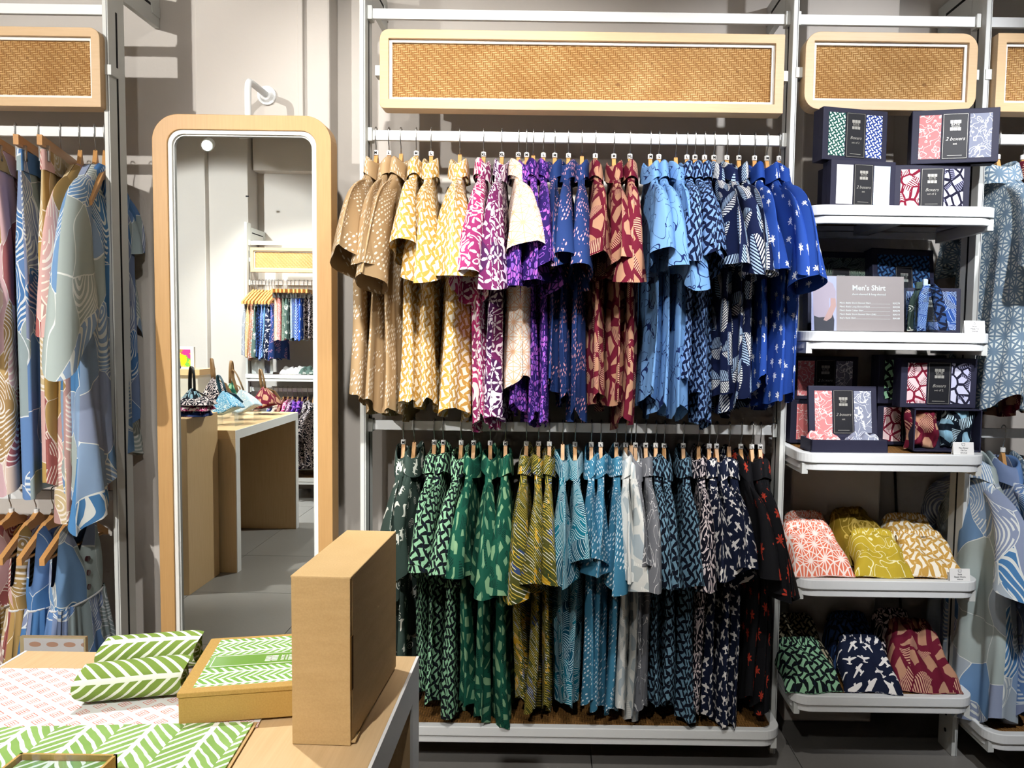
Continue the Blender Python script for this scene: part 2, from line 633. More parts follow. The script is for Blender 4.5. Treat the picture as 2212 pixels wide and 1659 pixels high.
def f_leaf(name, dark, light, white, P=0.075, st=0.0165, ang=0.0, slope=1.1, gap=0.34):
    """rows of leaf-vein chevrons"""
    g = fab(name)
    u, v = g.rot(g.u, g.v, ang)
    wob = (g.noise(u, v, 22, 2) - 0.5)
    u = u + wob * 0.006
    a = u / P
    col_i = g.floor(a)
    fu = g.fract(a) - 0.5
    s = (v + g.abs(fu) * P * slope + wob * 0.008 + col_i * 0.007) / st
    f = g.fract(s)
    r = g.rnd(g.floor(s), col_i, 1.0)
    white_m = g.max((f < gap + (r - 0.5) * 0.14), g.abs(fu) < 0.045)
    tone = g.noise(u, v, 26, 2) * 0.7 + r * 0.3
    return g.col(g.mix(white_m, g.mix(tone, dark, light), white))


def f_tissue():
    g = G('tissue_paper_print', 0.75, 0.25)
    u, v = g.rot(g.u, g.v, R(-33))
    x, y, ix, iy = g.cells(u, v, 0.021, 0.021, 0.0)
    ax, ay = g.abs(x), g.abs(y)
    mx = g.max(ax, ay)
    frame = (mx < 0.0062) * (mx > 0.0052)
    bars = (mx < 0.0044) * (g.fract(y / 0.0026 + g.rnd(ix, iy)) < 0.4) * (ax < 0.0038)
    m = g.max(frame, bars)
    fade = g.noise(g.u, g.v, 30, 3) * 0.8 + 0.5
    g.bump(g.noise(g.u, g.v, 25, 4, 1.0), 0.35, 0.006)
    return g.col(g.mix(m * fade, '#e4e3e2', '#cc5f48'))


FB = {
    'tan': f_dash('tan_cotton_white_dashes', '#b39670', '#f2eadc', 58, 0.5),
    'navydash': f_dash('navy_cotton_pink_dashes', '#233a70', '#e9a7b4', 60, 0.52),
    'bluedash': f_dash('sky_cotton_white_dashes', '#3f7d9c', '#dfeaf0', 40),
    'yellow': f_weave('yellow_woven_print', '#c99c4c', '#f6eedd', '#dfbf84', 1.1, None, 0.20),
    'blueweave': f_weave('blue_woven_print', '#0f1a3c', '#7b9fd2', '#0a1230'),
    'greenweave': f_weave('mint_woven_print', '#0e1519', '#8fc09a', '#141c33'),
    'steelweave': f_weave('steel_woven_print', '#0c1322', '#6f93a8', '#0a1020'),
    'creamweave': f_weave('cream_woven_print', '#15140f', '#a39a80', '#15140f', 0.8),
    'navyweave': f_weave('navy_woven_print', '#0c1228', '#2f4d80', '#0c1228', 0.9),
    'pinkfloral': f_floral('pink_floral_print', '#b5346e', '#f3e8ea', '#8f2d62'),
    'plumfloral': f_floral('plum_floral_print', '#6d2458', '#ece2ea', '#4c2150', 0.9),
    'blackfloral': f_floral('black_floral_print', '#0f0f1d', '#e0d2d2', None, 0.85),
    'whitestar': f_star('white_star_print', '#f7efe6', '#e7b48c', 1.0, 0.0012, 0.005),
    'orangestar': f_star('orange_star_print', '#e8795c', '#fbeae2', 1.0, 0.0016, 0.0085),
    'greystar': f_star('grey_star_print', '#dfe6e2', '#71889c', 1.05, 0.0024, 0.0125),
    'purple': f_pebble('purple_pebble_print', '#2a1a60', '#c26ad0', '#8a5bd0'),
    'maroon': f_crackle('maroon_crackle_print', '#64142a', '#b68c72', '#a97c62', '#cca288'),
    'greencrack': f_crackle('green_crackle_print', '#14503f', '#82a880', '#6f9878', '#0b3028', 0.8, 0.24),
    'whitecrack': f_crackle('white_crackle_print', '#d9dad6', '#a9b6be', '#b5bcbc', '#efefea', 1.1, 0.16),
    'bluecrack': f_crackle('ice_crackle_print', '#0b1622', '#8fb4c6', '#7aa5ba', '#bcd4de', 1.0),
    'skyline': f_lines('sky_line_print', '#6f9bd0', '#16265a', 1.15, 0.0058),
    'greyline': f_lines('grey_line_print', '#74767c', '#e6e6e6', 1.15, 0.0055),
    'pinkline': f_lines('pink_line_print', '#df7f80', '#f7dcd8', 0.42, 0.013),
    'slateline': f_lines('slate_line_print', '#83889a', '#eceef2', 0.42, 0.013),
    'iceline': f_lines('ice_line_print', '#c3dcea', '#ffffff', 0.62, 0.016),
    'fern': f_fern('navy_fern_print', '#101b40', '#f0f2f2', '#8fb6dc'),
    'royal': f_palm('royal_palm_print', '#24489c', '#eef2fb', 0.78, 0.2, 0.046),
    'blackpalm': f_palm('black_palm_print', '#131317', '#b23a28', 1.15, 0.4, 0.062),
    'swirl': f_swirl('pine_swirl_print', '#3a4a44', '#e4e4da'),
    'olive': f_olive('olive_stripe_print'),
    'teal': f_hatch('teal_hatch_print', '#136f86', '#0d4f68', '#cfe6ea'),
    'greenhatch': f_hatch('sage_hatch_print', '#3e4f44', '#2b3a34', '#a9b6a4', 0.55),
    'bluehatch': f_hatch('denim_hatch_print', '#2c4f94', '#182d60', '#b8cfee', 0.6),
    'plane': f_plane('navy_aeroplane_print', '#141c34', '#eeeae6'),
    'bluewave': f_wave('blue_wave_print', ['#8fa9c9', '#4f83b5', '#aebbb8', '#939fba', '#7398c2', '#b0bcc6'], '#e9ede9'),
    'bluewave2': f_wave('slate_wave_print', ['#7d8fb4', '#6689bc', '#98a8ac', '#8793b4', '#4f7db4'], '#dfe5e9', 1.0, 3.0),
    'pinkwave': f_wave('rose_wave_print', ['#bb9a5c', '#d6aea8', '#a4605c', '#d0bb92', '#ba948e', '#b0905a'], '#f0e6da', 1.0, 6.0),
    'rosewave': f_wave('blush_wave_print', ['#d9b6bc', '#bfa06c', '#a8666a', '#dfcabc', '#ae8e60'], '#f4ece6', 1.1, 9.0),
    'leaf': f_leaf('green_leaf_print', '#72984a', '#97ba6c', '#f2f6ee'),
    'leafroll': f_leaf('olive_leaf_print', '#6b8738', '#8aa44e', '#e9f0e2', 0.0823, 0.0165, R(0), 0.95, 0.34),
    'leafbox': f_leaf('leaf_lid_print', '#6fa044', '#86b45c', '#f2f6ee', 0.034, 0.0105, R(0), 0.9, 0.42),
    'mustardleaf': f_lines('mustard_scroll_print', '#c0a632', '#f0e8b8', 0.9, 0.009),
    'mustardshade': f_lines('shaded_mustard_scroll_print', '#7a6418', '#b79c4a', 0.9, 0.013),  # mustard print again, its colours darkened for the shade under the shelf above
    'white': f_lines('white_cotton', '#efeeee', '#dcdcdc', 1, 0.002),
    'bluefloral': f_floral('sky_floral_print', '#4a9cc8', '#d8ecf4', None, 0.5),
    'blueleaf': f_leaf('blue_leaf_print', '#1d3f94', '#2a54b0', '#d8e2f2', 0.06, 0.02),
    'boxgreen': f_weave('green_band_print', '#14504a', '#d6eedd', '#0d3d40', 0.5),
    'boxblue': f_weave('blue_band_print', '#1b3a8c', '#f0f5fc', '#1a2f70', 0.5),
    'boxmaroon': f_crackle('maroon_band_print', '#7a1730', '#e7cfd0', '#e0bcc0', '#f0e0e0', 0.5, 0.12),
    'boxslate': f_crackle('slate_band_print', '#1d1c30', '#cfcfe4', '#bfc0de', '#8e8eaa', 0.5, 0.12),
    'boxnavyweave': f_weave('dusk_band_print', '#0e1c3a', '#3f6a9c', '#0e1c3a', 0.75),
}
M['tissue'] = f_tissue()


# ------------------------------------------------------------------ mesh building
class MB:
    def __init__(s):
        s.v, s.f, s.uv, s.mi = [], [], [], []

    def face(s, idx, uv=None, mi=0):
        s.f.append(tuple(idx)); s.uv.append(uv); s.mi.append(mi)

    def box(s, x0, x1, y0, y1, z0, z1, mi=0):
        b = len(s.v)
        s.v += [(x, y, z) for z in (z0, z1) for y in (y0, y1) for x in (x0, x1)]
        for q in ((0, 2, 3, 1), (4, 5, 7, 6), (0, 1, 5, 4), (2, 6, 7, 3), (0, 4, 6, 2), (1, 3, 7, 5)):
            s.face([b + i for i in q], None, mi)
        return s

    def tube(s, pts, r, n=8, caps=True, mi=0, flat=1.0):
        pts = [Vector(p) for p in pts]
        m = len(pts)
        rs = r if isinstance(r, (list, tuple)) else [r] * m
        b = len(s.v)
        up = Vector((0, 0, 1))
        prev = None
        for i, p in enumerate(pts):
            t = (pts[min(i + 1, m - 1)] - pts[max(i - 1, 0)]).normalized()
            if prev is None:
                a = up if abs(t.dot(up)) < 0.9 else Vector((0, 1, 0))
                nrm = (a - t * a.dot(t)).normalized()
            else:
                nrm = (prev - t * prev.dot(t)).normalized()
            prev = nrm
            bn = t.cross(nrm)
            for k in range(n):
                a = 2 * PI * k / n
                s.v.append(tuple(p + nrm * math.cos(a) * rs[i] + bn * math.sin(a) * rs[i] * flat))
        for i in range(m - 1):
            for k in range(n):
                k2 = (k + 1) % n
                s.face((b + i * n + k, b + i * n + k2, b + (i + 1) * n + k2, b + (i + 1) * n + k), None, mi)
        if caps:
            s.face([b + k for k in range(n)][::-1], None, mi)
            s.face([b + (m - 1) * n + k for k in range(n)], None, mi)
        return s

    def lathe(s, prof, n=16, mi=0, c=(0, 0, 0)):
        b = len(s.v)
        for r, z in prof:
            for k in range(n):
                a = 2 * PI * k / n
                s.v.append((c[0] + r * math.cos(a), c[1] + r * math.sin(a), c[2] + z))
        m = len(prof)
        for i in range(m - 1):
            for k in range(n):
                k2 = (k + 1) % n
                s.face((b + i * n + k, b + i * n + k2, b + (i + 1) * n + k2, b + (i + 1) * n + k), None, mi)
        s.face([b + k for k in range(n)][::-1], None, mi)
        s.face([b + (m - 1) * n + k for k in range(n)], None, mi)
        return s

    def grid(s, P, U=None, V=None, wrap=False, mi=0):
        """P (m, n, 3); U, V (m, n or n+1) texture coordinates in metres"""
        m, n = P.shape[:2]
        b = len(s.v)
        s.v += [tuple(map(float, p)) for p in P.reshape(-1, 3)]
        for i in range(m - 1):
            for j in range(n if wrap else n - 1):
                j2 = (j + 1) % n
                uv = None
                if U is not None:
                    uv = [(U[i, j], V[i, j]), (U[i, j + 1], V[i, j + 1]), (U[i + 1, j + 1], V[i + 1, j + 1]), (U[i + 1, j], V[i + 1, j])]
                s.face((b + i * n + j, b + i * n + j2, b + (i + 1) * n + j2, b + (i + 1) * n + j), uv, mi)
        return s

    def extrude(s, poly, axis, a, b_, mi=0, uv=False):
        """polygon in the two other axes pushed from a to b_ along axis 'x', 'y' or 'z'"""
        n = len(poly)
        b = len(s.v)

        def mk(p, d):
            return {'x': (d, p[0], p[1]), 'y': (p[0], d, p[1]), 'z': (p[0], p[1], d)}[axis]
        s.v += [mk(p, a) for p in poly] + [mk(p, b_) for p in poly]
        s.face([b + i for i in range(n)][::-1], [poly[i] for i in range(n)][::-1] if uv else None, mi)
        s.face([b + n + i for i in range(n)], [poly[i] for i in range(n)] if uv else None, mi)
        for i in range(n):
            j = (i + 1) % n
            s.face((b + i, b + j, b + n + j, b + n + i), None, mi)
        return s

    def ring(s, outer, inner, axis, a, b_, mi=0):
        """a frame: the band between two outlines of equal length, from a to b_"""
        n = len(outer)
        b = len(s.v)

        def mk(p, d):
            return {'x': (d, p[0], p[1]), 'y': (p[0], d, p[1]), 'z': (p[0], p[1], d)}[axis]
        for d in (a, b_):
            s.v += [mk(p, d) for p in outer] + [mk(p, d) for p in inner]
        o0, i0, o1, i1 = b, b + n, b + 2 * n, b + 3 * n
        for k in range(n):
            j = (k + 1) % n
            s.face((o0 + k, o0 + j, i0 + j, i0 + k), None, mi)
            s.face((o1 + k, i1 + k, i1 + j, o1 + j), None, mi)
            s.face((o0 + k, o1 + k, o1 + j, o0 + j), None, mi)
            s.face((i0 + k, i0 + j, i1 + j, i1 + k), None, mi)
        return s

    def mesh(s, name, mats, smooth=False):
        me = bpy.data.meshes.new(name)
        me.from_pydata(s.v, [], s.f)
        if any(u is not None for u in s.uv):
            lay = me.uv_layers.new(name='UVMap')
            arr = np.zeros((len(me.loops), 2), dtype=np.float32)
            k = 0
            for f, u in zip(s.f, s.uv):
                if u is not None:
                    arr[k:k + len(f)] = u
                k += len(f)
            lay.data.foreach_set('uv', arr.ravel())
        for mt in (mats if isinstance(mats, (list, tuple)) else [mats]):
            me.materials.append(mt)
        if any(s.mi):
            me.polygons.foreach_set('material_index', np.array(s.mi, dtype=np.int32))
        if smooth:
            me.polygons.foreach_set('use_smooth', np.ones(len(s.f), dtype=bool))
        me.update()
        return me

    def build(s, name, mats, parent=None, smooth=False, loc=None, rot=None, bevel=0, recalc=True):
        me = s.mesh(name, mats, smooth)
        if recalc:
            bm = bmesh.new()
            bm.from_mesh(me)
            bmesh.ops.recalc_face_normals(bm, faces=bm.faces)
            bm.to_mesh(me)
            bm.free()
        return put(name, me, parent, loc, rot, bevel)


def put(name, me, parent=None, loc=None, rot=None, bevel=0):
    o = bpy.data.objects.new(name, me)
    COL.objects.link(o)
    o.parent = parent
    if loc is not None:
        o.location = loc
    if rot is not None:
        o.rotation_euler = rot
    if bevel:
        md = o.modifiers.new('bevel', 'BEVEL')
        md.width = bevel
        md.segments = 2
        md.limit_method = 'ANGLE'
        md.angle_limit = R(40)
    return o


def thing(name, label, cat, loc=(0, 0, 0), rz=0.0, group=None, rot=None):
    o = bpy.data.objects.new(name, None)
    o.empty_display_size = 0.05
    COL.objects.link(o)
    o.location = loc
    o.rotation_euler = rot if rot else (0, 0, rz)
    return tag(o, label, cat, group)


def tag(o, label, cat, group=None):
    o['label'] = label
    o['category'] = cat
    if group:
        o['group'] = group
    return o


def struct(o, label=None):
    o['kind'] = 'structure'
    if label:
        o['label'] = label
    return o


def rrect(x0, x1, y0, y1, r, n=8):
    """rounded rectangle outline; r = one radius or (bottom-left, bottom-right, top-right, top-left)"""
    if not isinstance(r, (list, tuple)):
        r = (r,) * 4
    out = []
    for (cx, cy, a0), rr in zip(((x0, y0, 180), (x1, y0, 270), (x1, y1, 0), (x0, y1, 90)), r):
        sx = 1 if cx == x0 else -1
        sy = 1 if cy == y0 else -1
        for k in range(n + 1):
            a = R(a0 + 90 * k / n)
            out.append((cx + sx * rr + rr * math.cos(a), cy + sy * rr + rr * math.sin(a)))
    return out


TEXTS = {}


def text(s, size, mat, parent, loc, name='lettering', shear=0.0, rot=(R(90), 0, 0), align='CENTER', bold=0.0, sx=1.0):
    key = (s, size, mat.name, shear, align, bold, sx)
    if key not in TEXTS:
        cu = bpy.data.curves.new('txt', 'FONT')
        cu.body = s
        cu.size = size
        cu.align_x = align
        cu.shear = shear
        cu.offset = bold
        cu.extrude = 0.0003
        cu.resolution_u = 2
        to = bpy.data.objects.new('txt', cu)
        me = bpy.data.meshes.new_from_object(to)
        bpy.data.objects.remove(to)
        me.name = 'lettering'
        me.materials.clear()
        me.materials.append(mat)
        if sx != 1.0:
            me.transform(Matrix.Scale(sx, 4, (1, 0, 0)))
        TEXTS[key] = me
    return put(name, TEXTS[key], parent, loc, rot)


def smooth01(x):
    x = np.clip(x, 0, 1)
    return x * x * (3 - 2 * x)


# ------------------------------------------------------------------ room shell
WALL_Y, BACK_Y, LEFT_X, RIGHT_X, CEIL = 2.475, -1.62, -4.0, 3.0, 2.66
b = MB().box(LEFT_X - 0.1, RIGHT_X + 0.1, BACK_Y - 0.1, WALL_Y + 0.1, -0.10, -0.012)
floor = struct(b.build('floor', M['grout']))
TS = 0.6
tile_me = None
for i in range(-7, 6):
    for j in range(-3, 5):
        x, y = i * TS + 0.12, j * TS + 0.2
        if x > RIGHT_X or y > WALL_Y or x + TS < LEFT_X or y + TS < BACK_Y:
            continue
        x1, y1 = min(x + TS - 0.003, RIGHT_X), min(y + TS - 0.003, WALL_Y)
        x0, y0 = max(x, LEFT_X), max(y, BACK_Y)
        full = x0 == x and y0 == y and abs(x1 - x - TS + 0.003) < 1e-6 and abs(y1 - y - TS + 0.003) < 1e-6
        if full:
            if tile_me is None:
                tile_me = MB().box(0, TS - 0.003, 0, TS - 0.003, -0.014, 0).mesh('floor_tile', M['tile'])
            o = put('floor_tile', tile_me, floor, (x, y, 0))
        else:
            o = MB().box(0, x1 - x0, 0, y1 - y0, -0.014, 0).build('floor_tile', M['tile'], floor, loc=(x0, y0, 0))
struct(MB().box(LEFT_X - 0.1, RIGHT_X + 0.1, BACK_Y - 0.1, WALL_Y + 0.1, CEIL, CEIL + 0.1).build('ceiling', M['ceiling']))
struct(MB().box(LEFT_X - 0.1, RIGHT_X + 0.1, WALL_Y, WALL_Y + 0.1, -0.012, CEIL).build('wall_back', M['wall']))
struct(MB().box(LEFT_X - 0.1, RIGHT_X + 0.1, BACK_Y - 0.1, BACK_Y, -0.012, CEIL).build('wall_front', M['wall']))
struct(MB().box(LEFT_X - 0.1, LEFT_X, BACK_Y, WALL_Y, -0.012, CEIL).build('wall_left', M['wall']))
struct(MB().box(RIGHT_X, RIGHT_X + 0.1, BACK_Y, WALL_Y, -0.012, CEIL).build('wall_right', M['wall']))
# pilasters
c0, c1 = at(420, 130, 2.385).x, at(712, 130, 2.385).x
struct(MB().box(c0, c1, 2.385, WALL_Y, 0, CEIL).build('wall_pilaster', M['wall'], bevel=0.006), 'pale plaster pilaster behind the tall mirror')
c2, c3 = at(1728, 500, 2.385).x, at(1925, 500, 2.385).x
struct(MB().box(c2, c3, 2.385, WALL_Y, 0, CEIL).build('wall_pilaster', M['wall'], bevel=0.006), 'pale plaster pilaster behind the gift shelves')
p = refl(540, 600, 5.75)
struct(MB().box(LEFT_X, p.x - 0.30, BACK_Y, p.y + 0.06, 0, CEIL).build('wall_pilaster', M['wall'], bevel=0.006), 'broad white pilaster seen in the mirror left of the rack')
struct(MB().box(p.x - 0.30, p.x - 0.01, BACK_Y, p.y, 0, CEIL).build('wall_pilaster', M['wall'], bevel=0.006), 'narrow white pilaster seen in the mirror beside the rack')
struct(MB().box(p.x, RIGHT_X, BACK_Y, BACK_Y + 0.12, 2.42, CEIL).build('trim_1', M['wall']), 'ceiling bulkhead seen at the top of the mirror')
# conduit on the pilaster
cx = at(650, 120, 2.375).x
struct(MB().box(cx - 0.008, cx + 0.008, 2.367, 2.385, 0.0, CEIL).build('trim_2', M['wall'], bevel=0.003), 'thin painted cable trunking running down the pilaster')

# ------------------------------------------------------------------ display racks
PF, PB, RAIL_Y = 2.19, 2.272, 2.231
PW = 0.0165
POSTX = [at(241, 700, PF).x, at(783.5, 700, PF).x, at(1699, 700, PF).x, at(2106, 700, PF).x]
POST_TOP = 2.42
BEAM_TOP = at(1250, 26, RAIL_Y).z


def post(x, label, top=POST_TOP, flip=1, y0=PF, y1=PB, wall=WALL_Y):
    t = thing('rack_post', label, 'post', (x, 0, 0), group='white rack posts')
    sg = 1 if flip > 0 else -1
    MB().box(-PW / 2, PW / 2, min(y0, y1), max(y0, y1), 0, top).build('upright', M['alu'], t, bevel=0.002)
    m = MB()
    ym = (y0 + y1) / 2
    for s in (-1, 1):
        xa, xb = sorted((s * PW / 2 - s * 0.001, s * (PW / 2 + 0.0006)))
        m.box(xa, xb, ym - 0.004, ym + 0.004, 0.22, BEAM_TOP - 0.02 if flip > 0 else top - 0.2)
    m.build('slot', M['dark'], t)
    for z in (0.06, 0.11, 0.16, BEAM_TOP + 0.06):
        MB().tube([(-PW / 2 - 0.0012, ym, z), (PW / 2 + 0.0012, ym, z)], 0.006, 10).build('screw_hole', M['dark'], t)
    mf = MB()
    yf = y0 - sg * 0.0006
    mf.box(0.0035, 0.005, min(yf, yf + sg * 0.002), max(yf, yf + sg * 0.002), 0.0, top)
    mf.build('front_groove', M['ink'], t)
    # arm to the wall
    z0 = BEAM_TOP + 0.03 if flip > 0 else top - 0.12
    ya, yb = sorted((y1, wall - sg * 0.002))
    a = MB().box(-PW / 2, PW / 2, ya, yb, z0, z0 + 0.092).build('wall_arm', M['alu'], t, bevel=0.0015)
    yc, yd = sorted((y1 + sg * 0.02, wall - sg * 0.055))
    MB().box(-PW / 2 - 0.0006, PW / 2 + 0.0006, yc, yd, z0 + 0.05, z0 + 0.058).build('slot', M['dark'], a)
    yc, yd = sorted((wall - sg * 0.05, wall - sg * 0.004))
    pl = MB().box(-PW / 2 - 0.003, PW / 2 + 0.003, yc, yd, z0 + 0.03, z0 + 0.062).build('end_plate', M['alu'], a)
    return t


post(POSTX[0], 'white slotted rack post between the blue tunic and the mirror')
post(POSTX[1], 'white slotted rack post between the mirror and the tan shirts')
post(POSTX[2], 'white slotted rack post between the shirts and the gift box shelves')
post(POSTX[3], 'white slotted rack post right of the gift box shelves')
XL, XR = -2.35, 2.15      # posts outside the frame on either side


def bar(name, label, cat, x0, x1, ztop, group, h=0.028, y=RAIL_Y, d=0.013, holes=False):
    t = thing(name, label, cat, ((x0 + x1) / 2, y, ztop), group=group)
    L = (x1 - x0) / 2
    MB().box(-L + 0.012, L - 0.012, -d / 2, d / 2, -h, 0).build('bar', M['white'], t, bevel=0.0015)
    for s in (-1, 1):
        xa, xb = sorted((s * L, s * (L - 0.013)))
        MB().box(xa, xb, -0.016, 0.016, -h - 0.005, 0.005).build('end_bracket', M['alu'], t, bevel=0.0015)
    return t


hp = PW / 2
bays = [(XL, POSTX[0] - hp), (POSTX[0] + hp, POSTX[1] - hp), (POSTX[1] + hp, POSTX[2] - hp), (POSTX[2] + hp, POSTX[3] - hp), (POSTX[3] + hp, XR)]
gb = 'top beams of the racks'
bar('rack_beam', 'white top beam above the left rattan sign panel', 'beam', bays[0][0], bays[0][1], BEAM_TOP, gb)
bar('rack_beam', 'long white top beam above the widest rattan sign panel', 'beam', bays[2][0], bays[2][1], BEAM_TOP, gb)
bar('rack_beam', 'short white top beam above the rounded rattan sign over the shelves', 'beam', bays[3][0], bays[3][1], BEAM_TOP, gb)
bar('rack_beam', 'white top beam above the cut-off rattan sign at right edge', 'beam', bays[4][0], bays[4][1], BEAM_TOP, gb)
gr = 'hanging rails of the racks'
Z_UP = at(1250, 288, RAIL_Y).z
Z_LOW = at(1250, 913, RAIL_Y).z
Z_UPL = at(110, 274, RAIL_Y).z
Z_LOWL = at(110, 1058, RAIL_Y).z
Z_UPR = at(2180, 291, RAIL_Y).z
Z_LOWR = at(2160, 925, RAIL_Y).z
bar('hanging_rail', 'white upper rail holding trousers and tunics at left', 'rail', bays[0][0], bays[0][1], Z_UPL, gr)
bar('hanging_rail', 'white lower rail holding small wave-print dresses at left', 'rail', bays[0][0], bays[0][1], Z_LOWL, gr)
bar('hanging_rail', 'white upper rail of the shirt rack from tan to royal blue', 'rail', bays[2][0], bays[2][1], Z_UP, gr)
bar('hanging_rail', 'white lower rail of the shirt rack from green to black', 'rail', bays[2][0], bays[2][1], Z_LOW, gr)
bar('hanging_rail', 'white upper rail at right edge holding the star-print shirt', 'rail', bays[4][0], bays[4][1], Z_UPR, gr)
bar('hanging_rail', 'white lower rail at right edge holding the blue wave shirt', 'rail', bays[4][0], bays[4][1], Z_LOWR, gr)


def sign_panel(label, x0, x1, z0, z1, r, group, yf=2.165, th=0.052, wood=0.0245, face=-1, post_x=None):
    """rattan in an oak frame; face -1 looks towards -y"""
    t = thing('sign_panel', label, 'sign panel', ((x0 + x1) / 2, yf, (z0 + z1) / 2), group=group)
    hx, hz = (x1 - x0) / 2, (z1 - z0) / 2
    d = -face
    out = rrect(-hx, hx, -hz, hz, r)
    inn = rrect(-hx + wood, hx - wood, -hz + wood, hz - wood, 0.001)
    MB().ring(out, inn, 'y', 0, d * th).build('frame', M['signoak_x'], t, bevel=0.0012)
    w2 = wood + 0.008
    inn2 = rrect(-hx + w2, hx - w2, -hz + w2, hz - w2, 0.001)
    MB().ring(inn, inn2, 'y', d * 0.010, d * 0.03).build('trim', M['trimwhite'], t)
    MB().box(-hx + wood, hx - wood, min(d * 0.017, d * 0.03), max(d * 0.017, d * 0.03), -hz + wood, hz - wood).build('rattan_panel', M['rattan'], t)
    for s in (-1, 1):
        xa, xb = sorted((s * (hx - 0.004), s * (hx + 0.018)))
        o = MB().box(xa, xb, min(d * 0.022, d * 0.06), max(d * 0.022, d * 0.06), -0.012, 0.016).build('mount_bracket', M['alu'], t, bevel=0.001)
    return t


gs = 'rattan sign panels over the racks'


def sign_px(label, xa, ya, xb, yb, r, Y=2.165):
    a, b2 = at(xa, (ya + yb) / 2, Y), at(xb, (ya + yb) / 2, Y)
    mx = (xa + xb) / 2
    return sign_panel(label, a.x, b2.x, at(min(max(mx, 50), 2160), yb, Y).z, at(min(max(mx, 50), 2160), ya, Y).z, r, gs)


sign_px('wide rattan sign panel in oak frame above the shirt rack', 820, 68, 1694, 239, (0.012, 0.002, 0.002, 0.026))
sign_px('short rattan sign panel with rounded oak frame above the gift boxes', 1739, 70, 2111, 238, 0.042)
sign_px('rattan sign panel above the trousers, cut off at left edge', -420, 57, 216, 229, (0.002, 0.002, 0.028, 0.028))
sign_px('rattan sign panel cut off at the right edge of the photo', 2153, 71, 2700, 241, (0.002, 0.002, 0.002, 0.002))


def shelf(label, x0, x1, yf, yb, ztop, group, r=0.05, deck='rattan_flat', lip=0.0, flip=1):
    t = thing('shelf', label, 'shelf', ((x0 + x1) / 2, yf, ztop), group=group)
    hx, D = (x1 - x0) / 2, abs(yb - yf)
    s = flip
    rr = (r, r, 0.004, 0.004)
    out = [(p[0], s * p[1]) for p in rrect(-hx, hx, 0, D, rr)]
    inn = [(p[0], s * p[1]) for p in rrect(-hx + 0.024, hx - 0.024, 0.024, D - 0.024, (r * 0.6, r * 0.6, 0.003, 0.003))]
    out2 = [(p[0], s * p[1]) for p in rrect(-hx + 0.006, hx - 0.006, 0.006, D - 0.006, rr)]
    MB().ring(out, inn, 'z', -0.027, 0).build('rim', M['white'], t, bevel=0.0025)
    MB().ring(out2, inn, 'z', -0.048, -0.0285).build('lower_rim', M['white'], t, bevel=0.002)
    MB().extrude([(p[0], s * p[1]) for p in rrect(-hx + 0.022, hx - 0.022, 0.022, D - 0.022, (r * 0.6, r * 0.6, 0.003, 0.003))], 'z', -0.012 , -0.004).build('rattan_deck', M[deck], t)
    ya, yb2 = sorted((s * 0.02, s * (D - 0.02)))
    MB().box(-0.022, 0.022, ya, yb2, -0.040, -0.013).build('brace', M['alu'], t)
    for q in (-1, 1):
        xa, xb = sorted((q * (hx - 0.026), q * (hx - 0.010)))
        MB().box(xa, xb, ya, yb2, -0.060, -0.030).build('side_bracket', M['alu'], t)
    return t


SF, SB = 2.06, 2.385
sx0, sx1 = POSTX[2] + hp + 0.004, POSTX[3] - hp - 0.004
names = ['white shelf under four navy gift boxes, topmost of the stack', 'white shelf under the price card, second from top',
         'white shelf under the open gift boxes, middle of five', 'white shelf under the orange and yellow folded shorts', 'lowest white shelf of the stack under green and maroon folded shorts']
SHZ = []
for nme, py in zip(names, (443, 717, 981, 1255, 1506)):
    z = at(1900, py, SF).z
    SHZ.append(z)
    shelf(nme, sx0, sx1, SF, SB, z, 'white rounded shelves')
ZB2 = at(1280, 1574, SF).z
shelf('long low white shelf with rattan deck under the green to black shirts', POSTX[1] + hp + 0.004, POSTX[2] - hp - 0.004, SF, SB + 0.06, ZB2, 'white rounded shelves')
shelf('low white shelf with rattan deck at the lower right corner', POSTX[3] + hp + 0.004, XR - 0.03, SF - 0.02, SB + 0.06, at(2150, 1580, SF).z, 'white rounded shelves')
shelf('low white shelf under the small dresses at left', XL + 0.03, POSTX[0] - hp - 0.004, SF, SB + 0.06, ZB2, 'white rounded shelves')

# black cable down the wall behind the lower shelves
c = [at(1933, 1010, 2.46), at(1938, 1150, 2.46), at(1945, 1300, 2.46), at(1962, 1545, 2.46)]
tag(MB().tube(c, 0.004, 6).build('wall_cable', M['cable'], smooth=True), 'thin black cable running down the wall behind the lower shelves', 'cable')

# ------------------------------------------------------------------ tall mirror
MF = 2.145
mx0, mx1 = at(337, 800, MF).x, at(717, 800, MF).x
mz1 = at(530, 248, MF).z
mz0 = 0.10
mt = thing('standing_mirror', 'tall mirror in rounded honey oak frame between the two racks', 'mirror', ((mx0 + mx1) / 2, MF, 0))
hx = (mx1 - mx0) / 2
out = rrect(-hx, hx, mz0, mz1, 0.072, 12)
w = 0.041
inn = rrect(-hx + w, hx - w, mz0 + w, mz1 - w, 0.04, 12)
MB().ring(out, inn, 'y', 0, 0.06).build('frame', M['mirroroak_z'], mt, bevel=0.0015)
w2 = w + 0.011
inn2 = rrect(-hx + w2, hx - w2, mz0 + w2, mz1 - w2, 0.034, 12)
MB().ring(inn, inn2, 'y', 0.005, 0.05).build('trim', M['trimwhite'], mt, bevel=0.001)
w3 = w2 + 0.004
inn3 = rrect(-hx + w3, hx - w3, mz0 + w3, mz1 - w3, 0.031, 12)
MB().ring(inn2, inn3, 'y', 0.011, 0.05).build('inner_bead', M['alu'], mt)
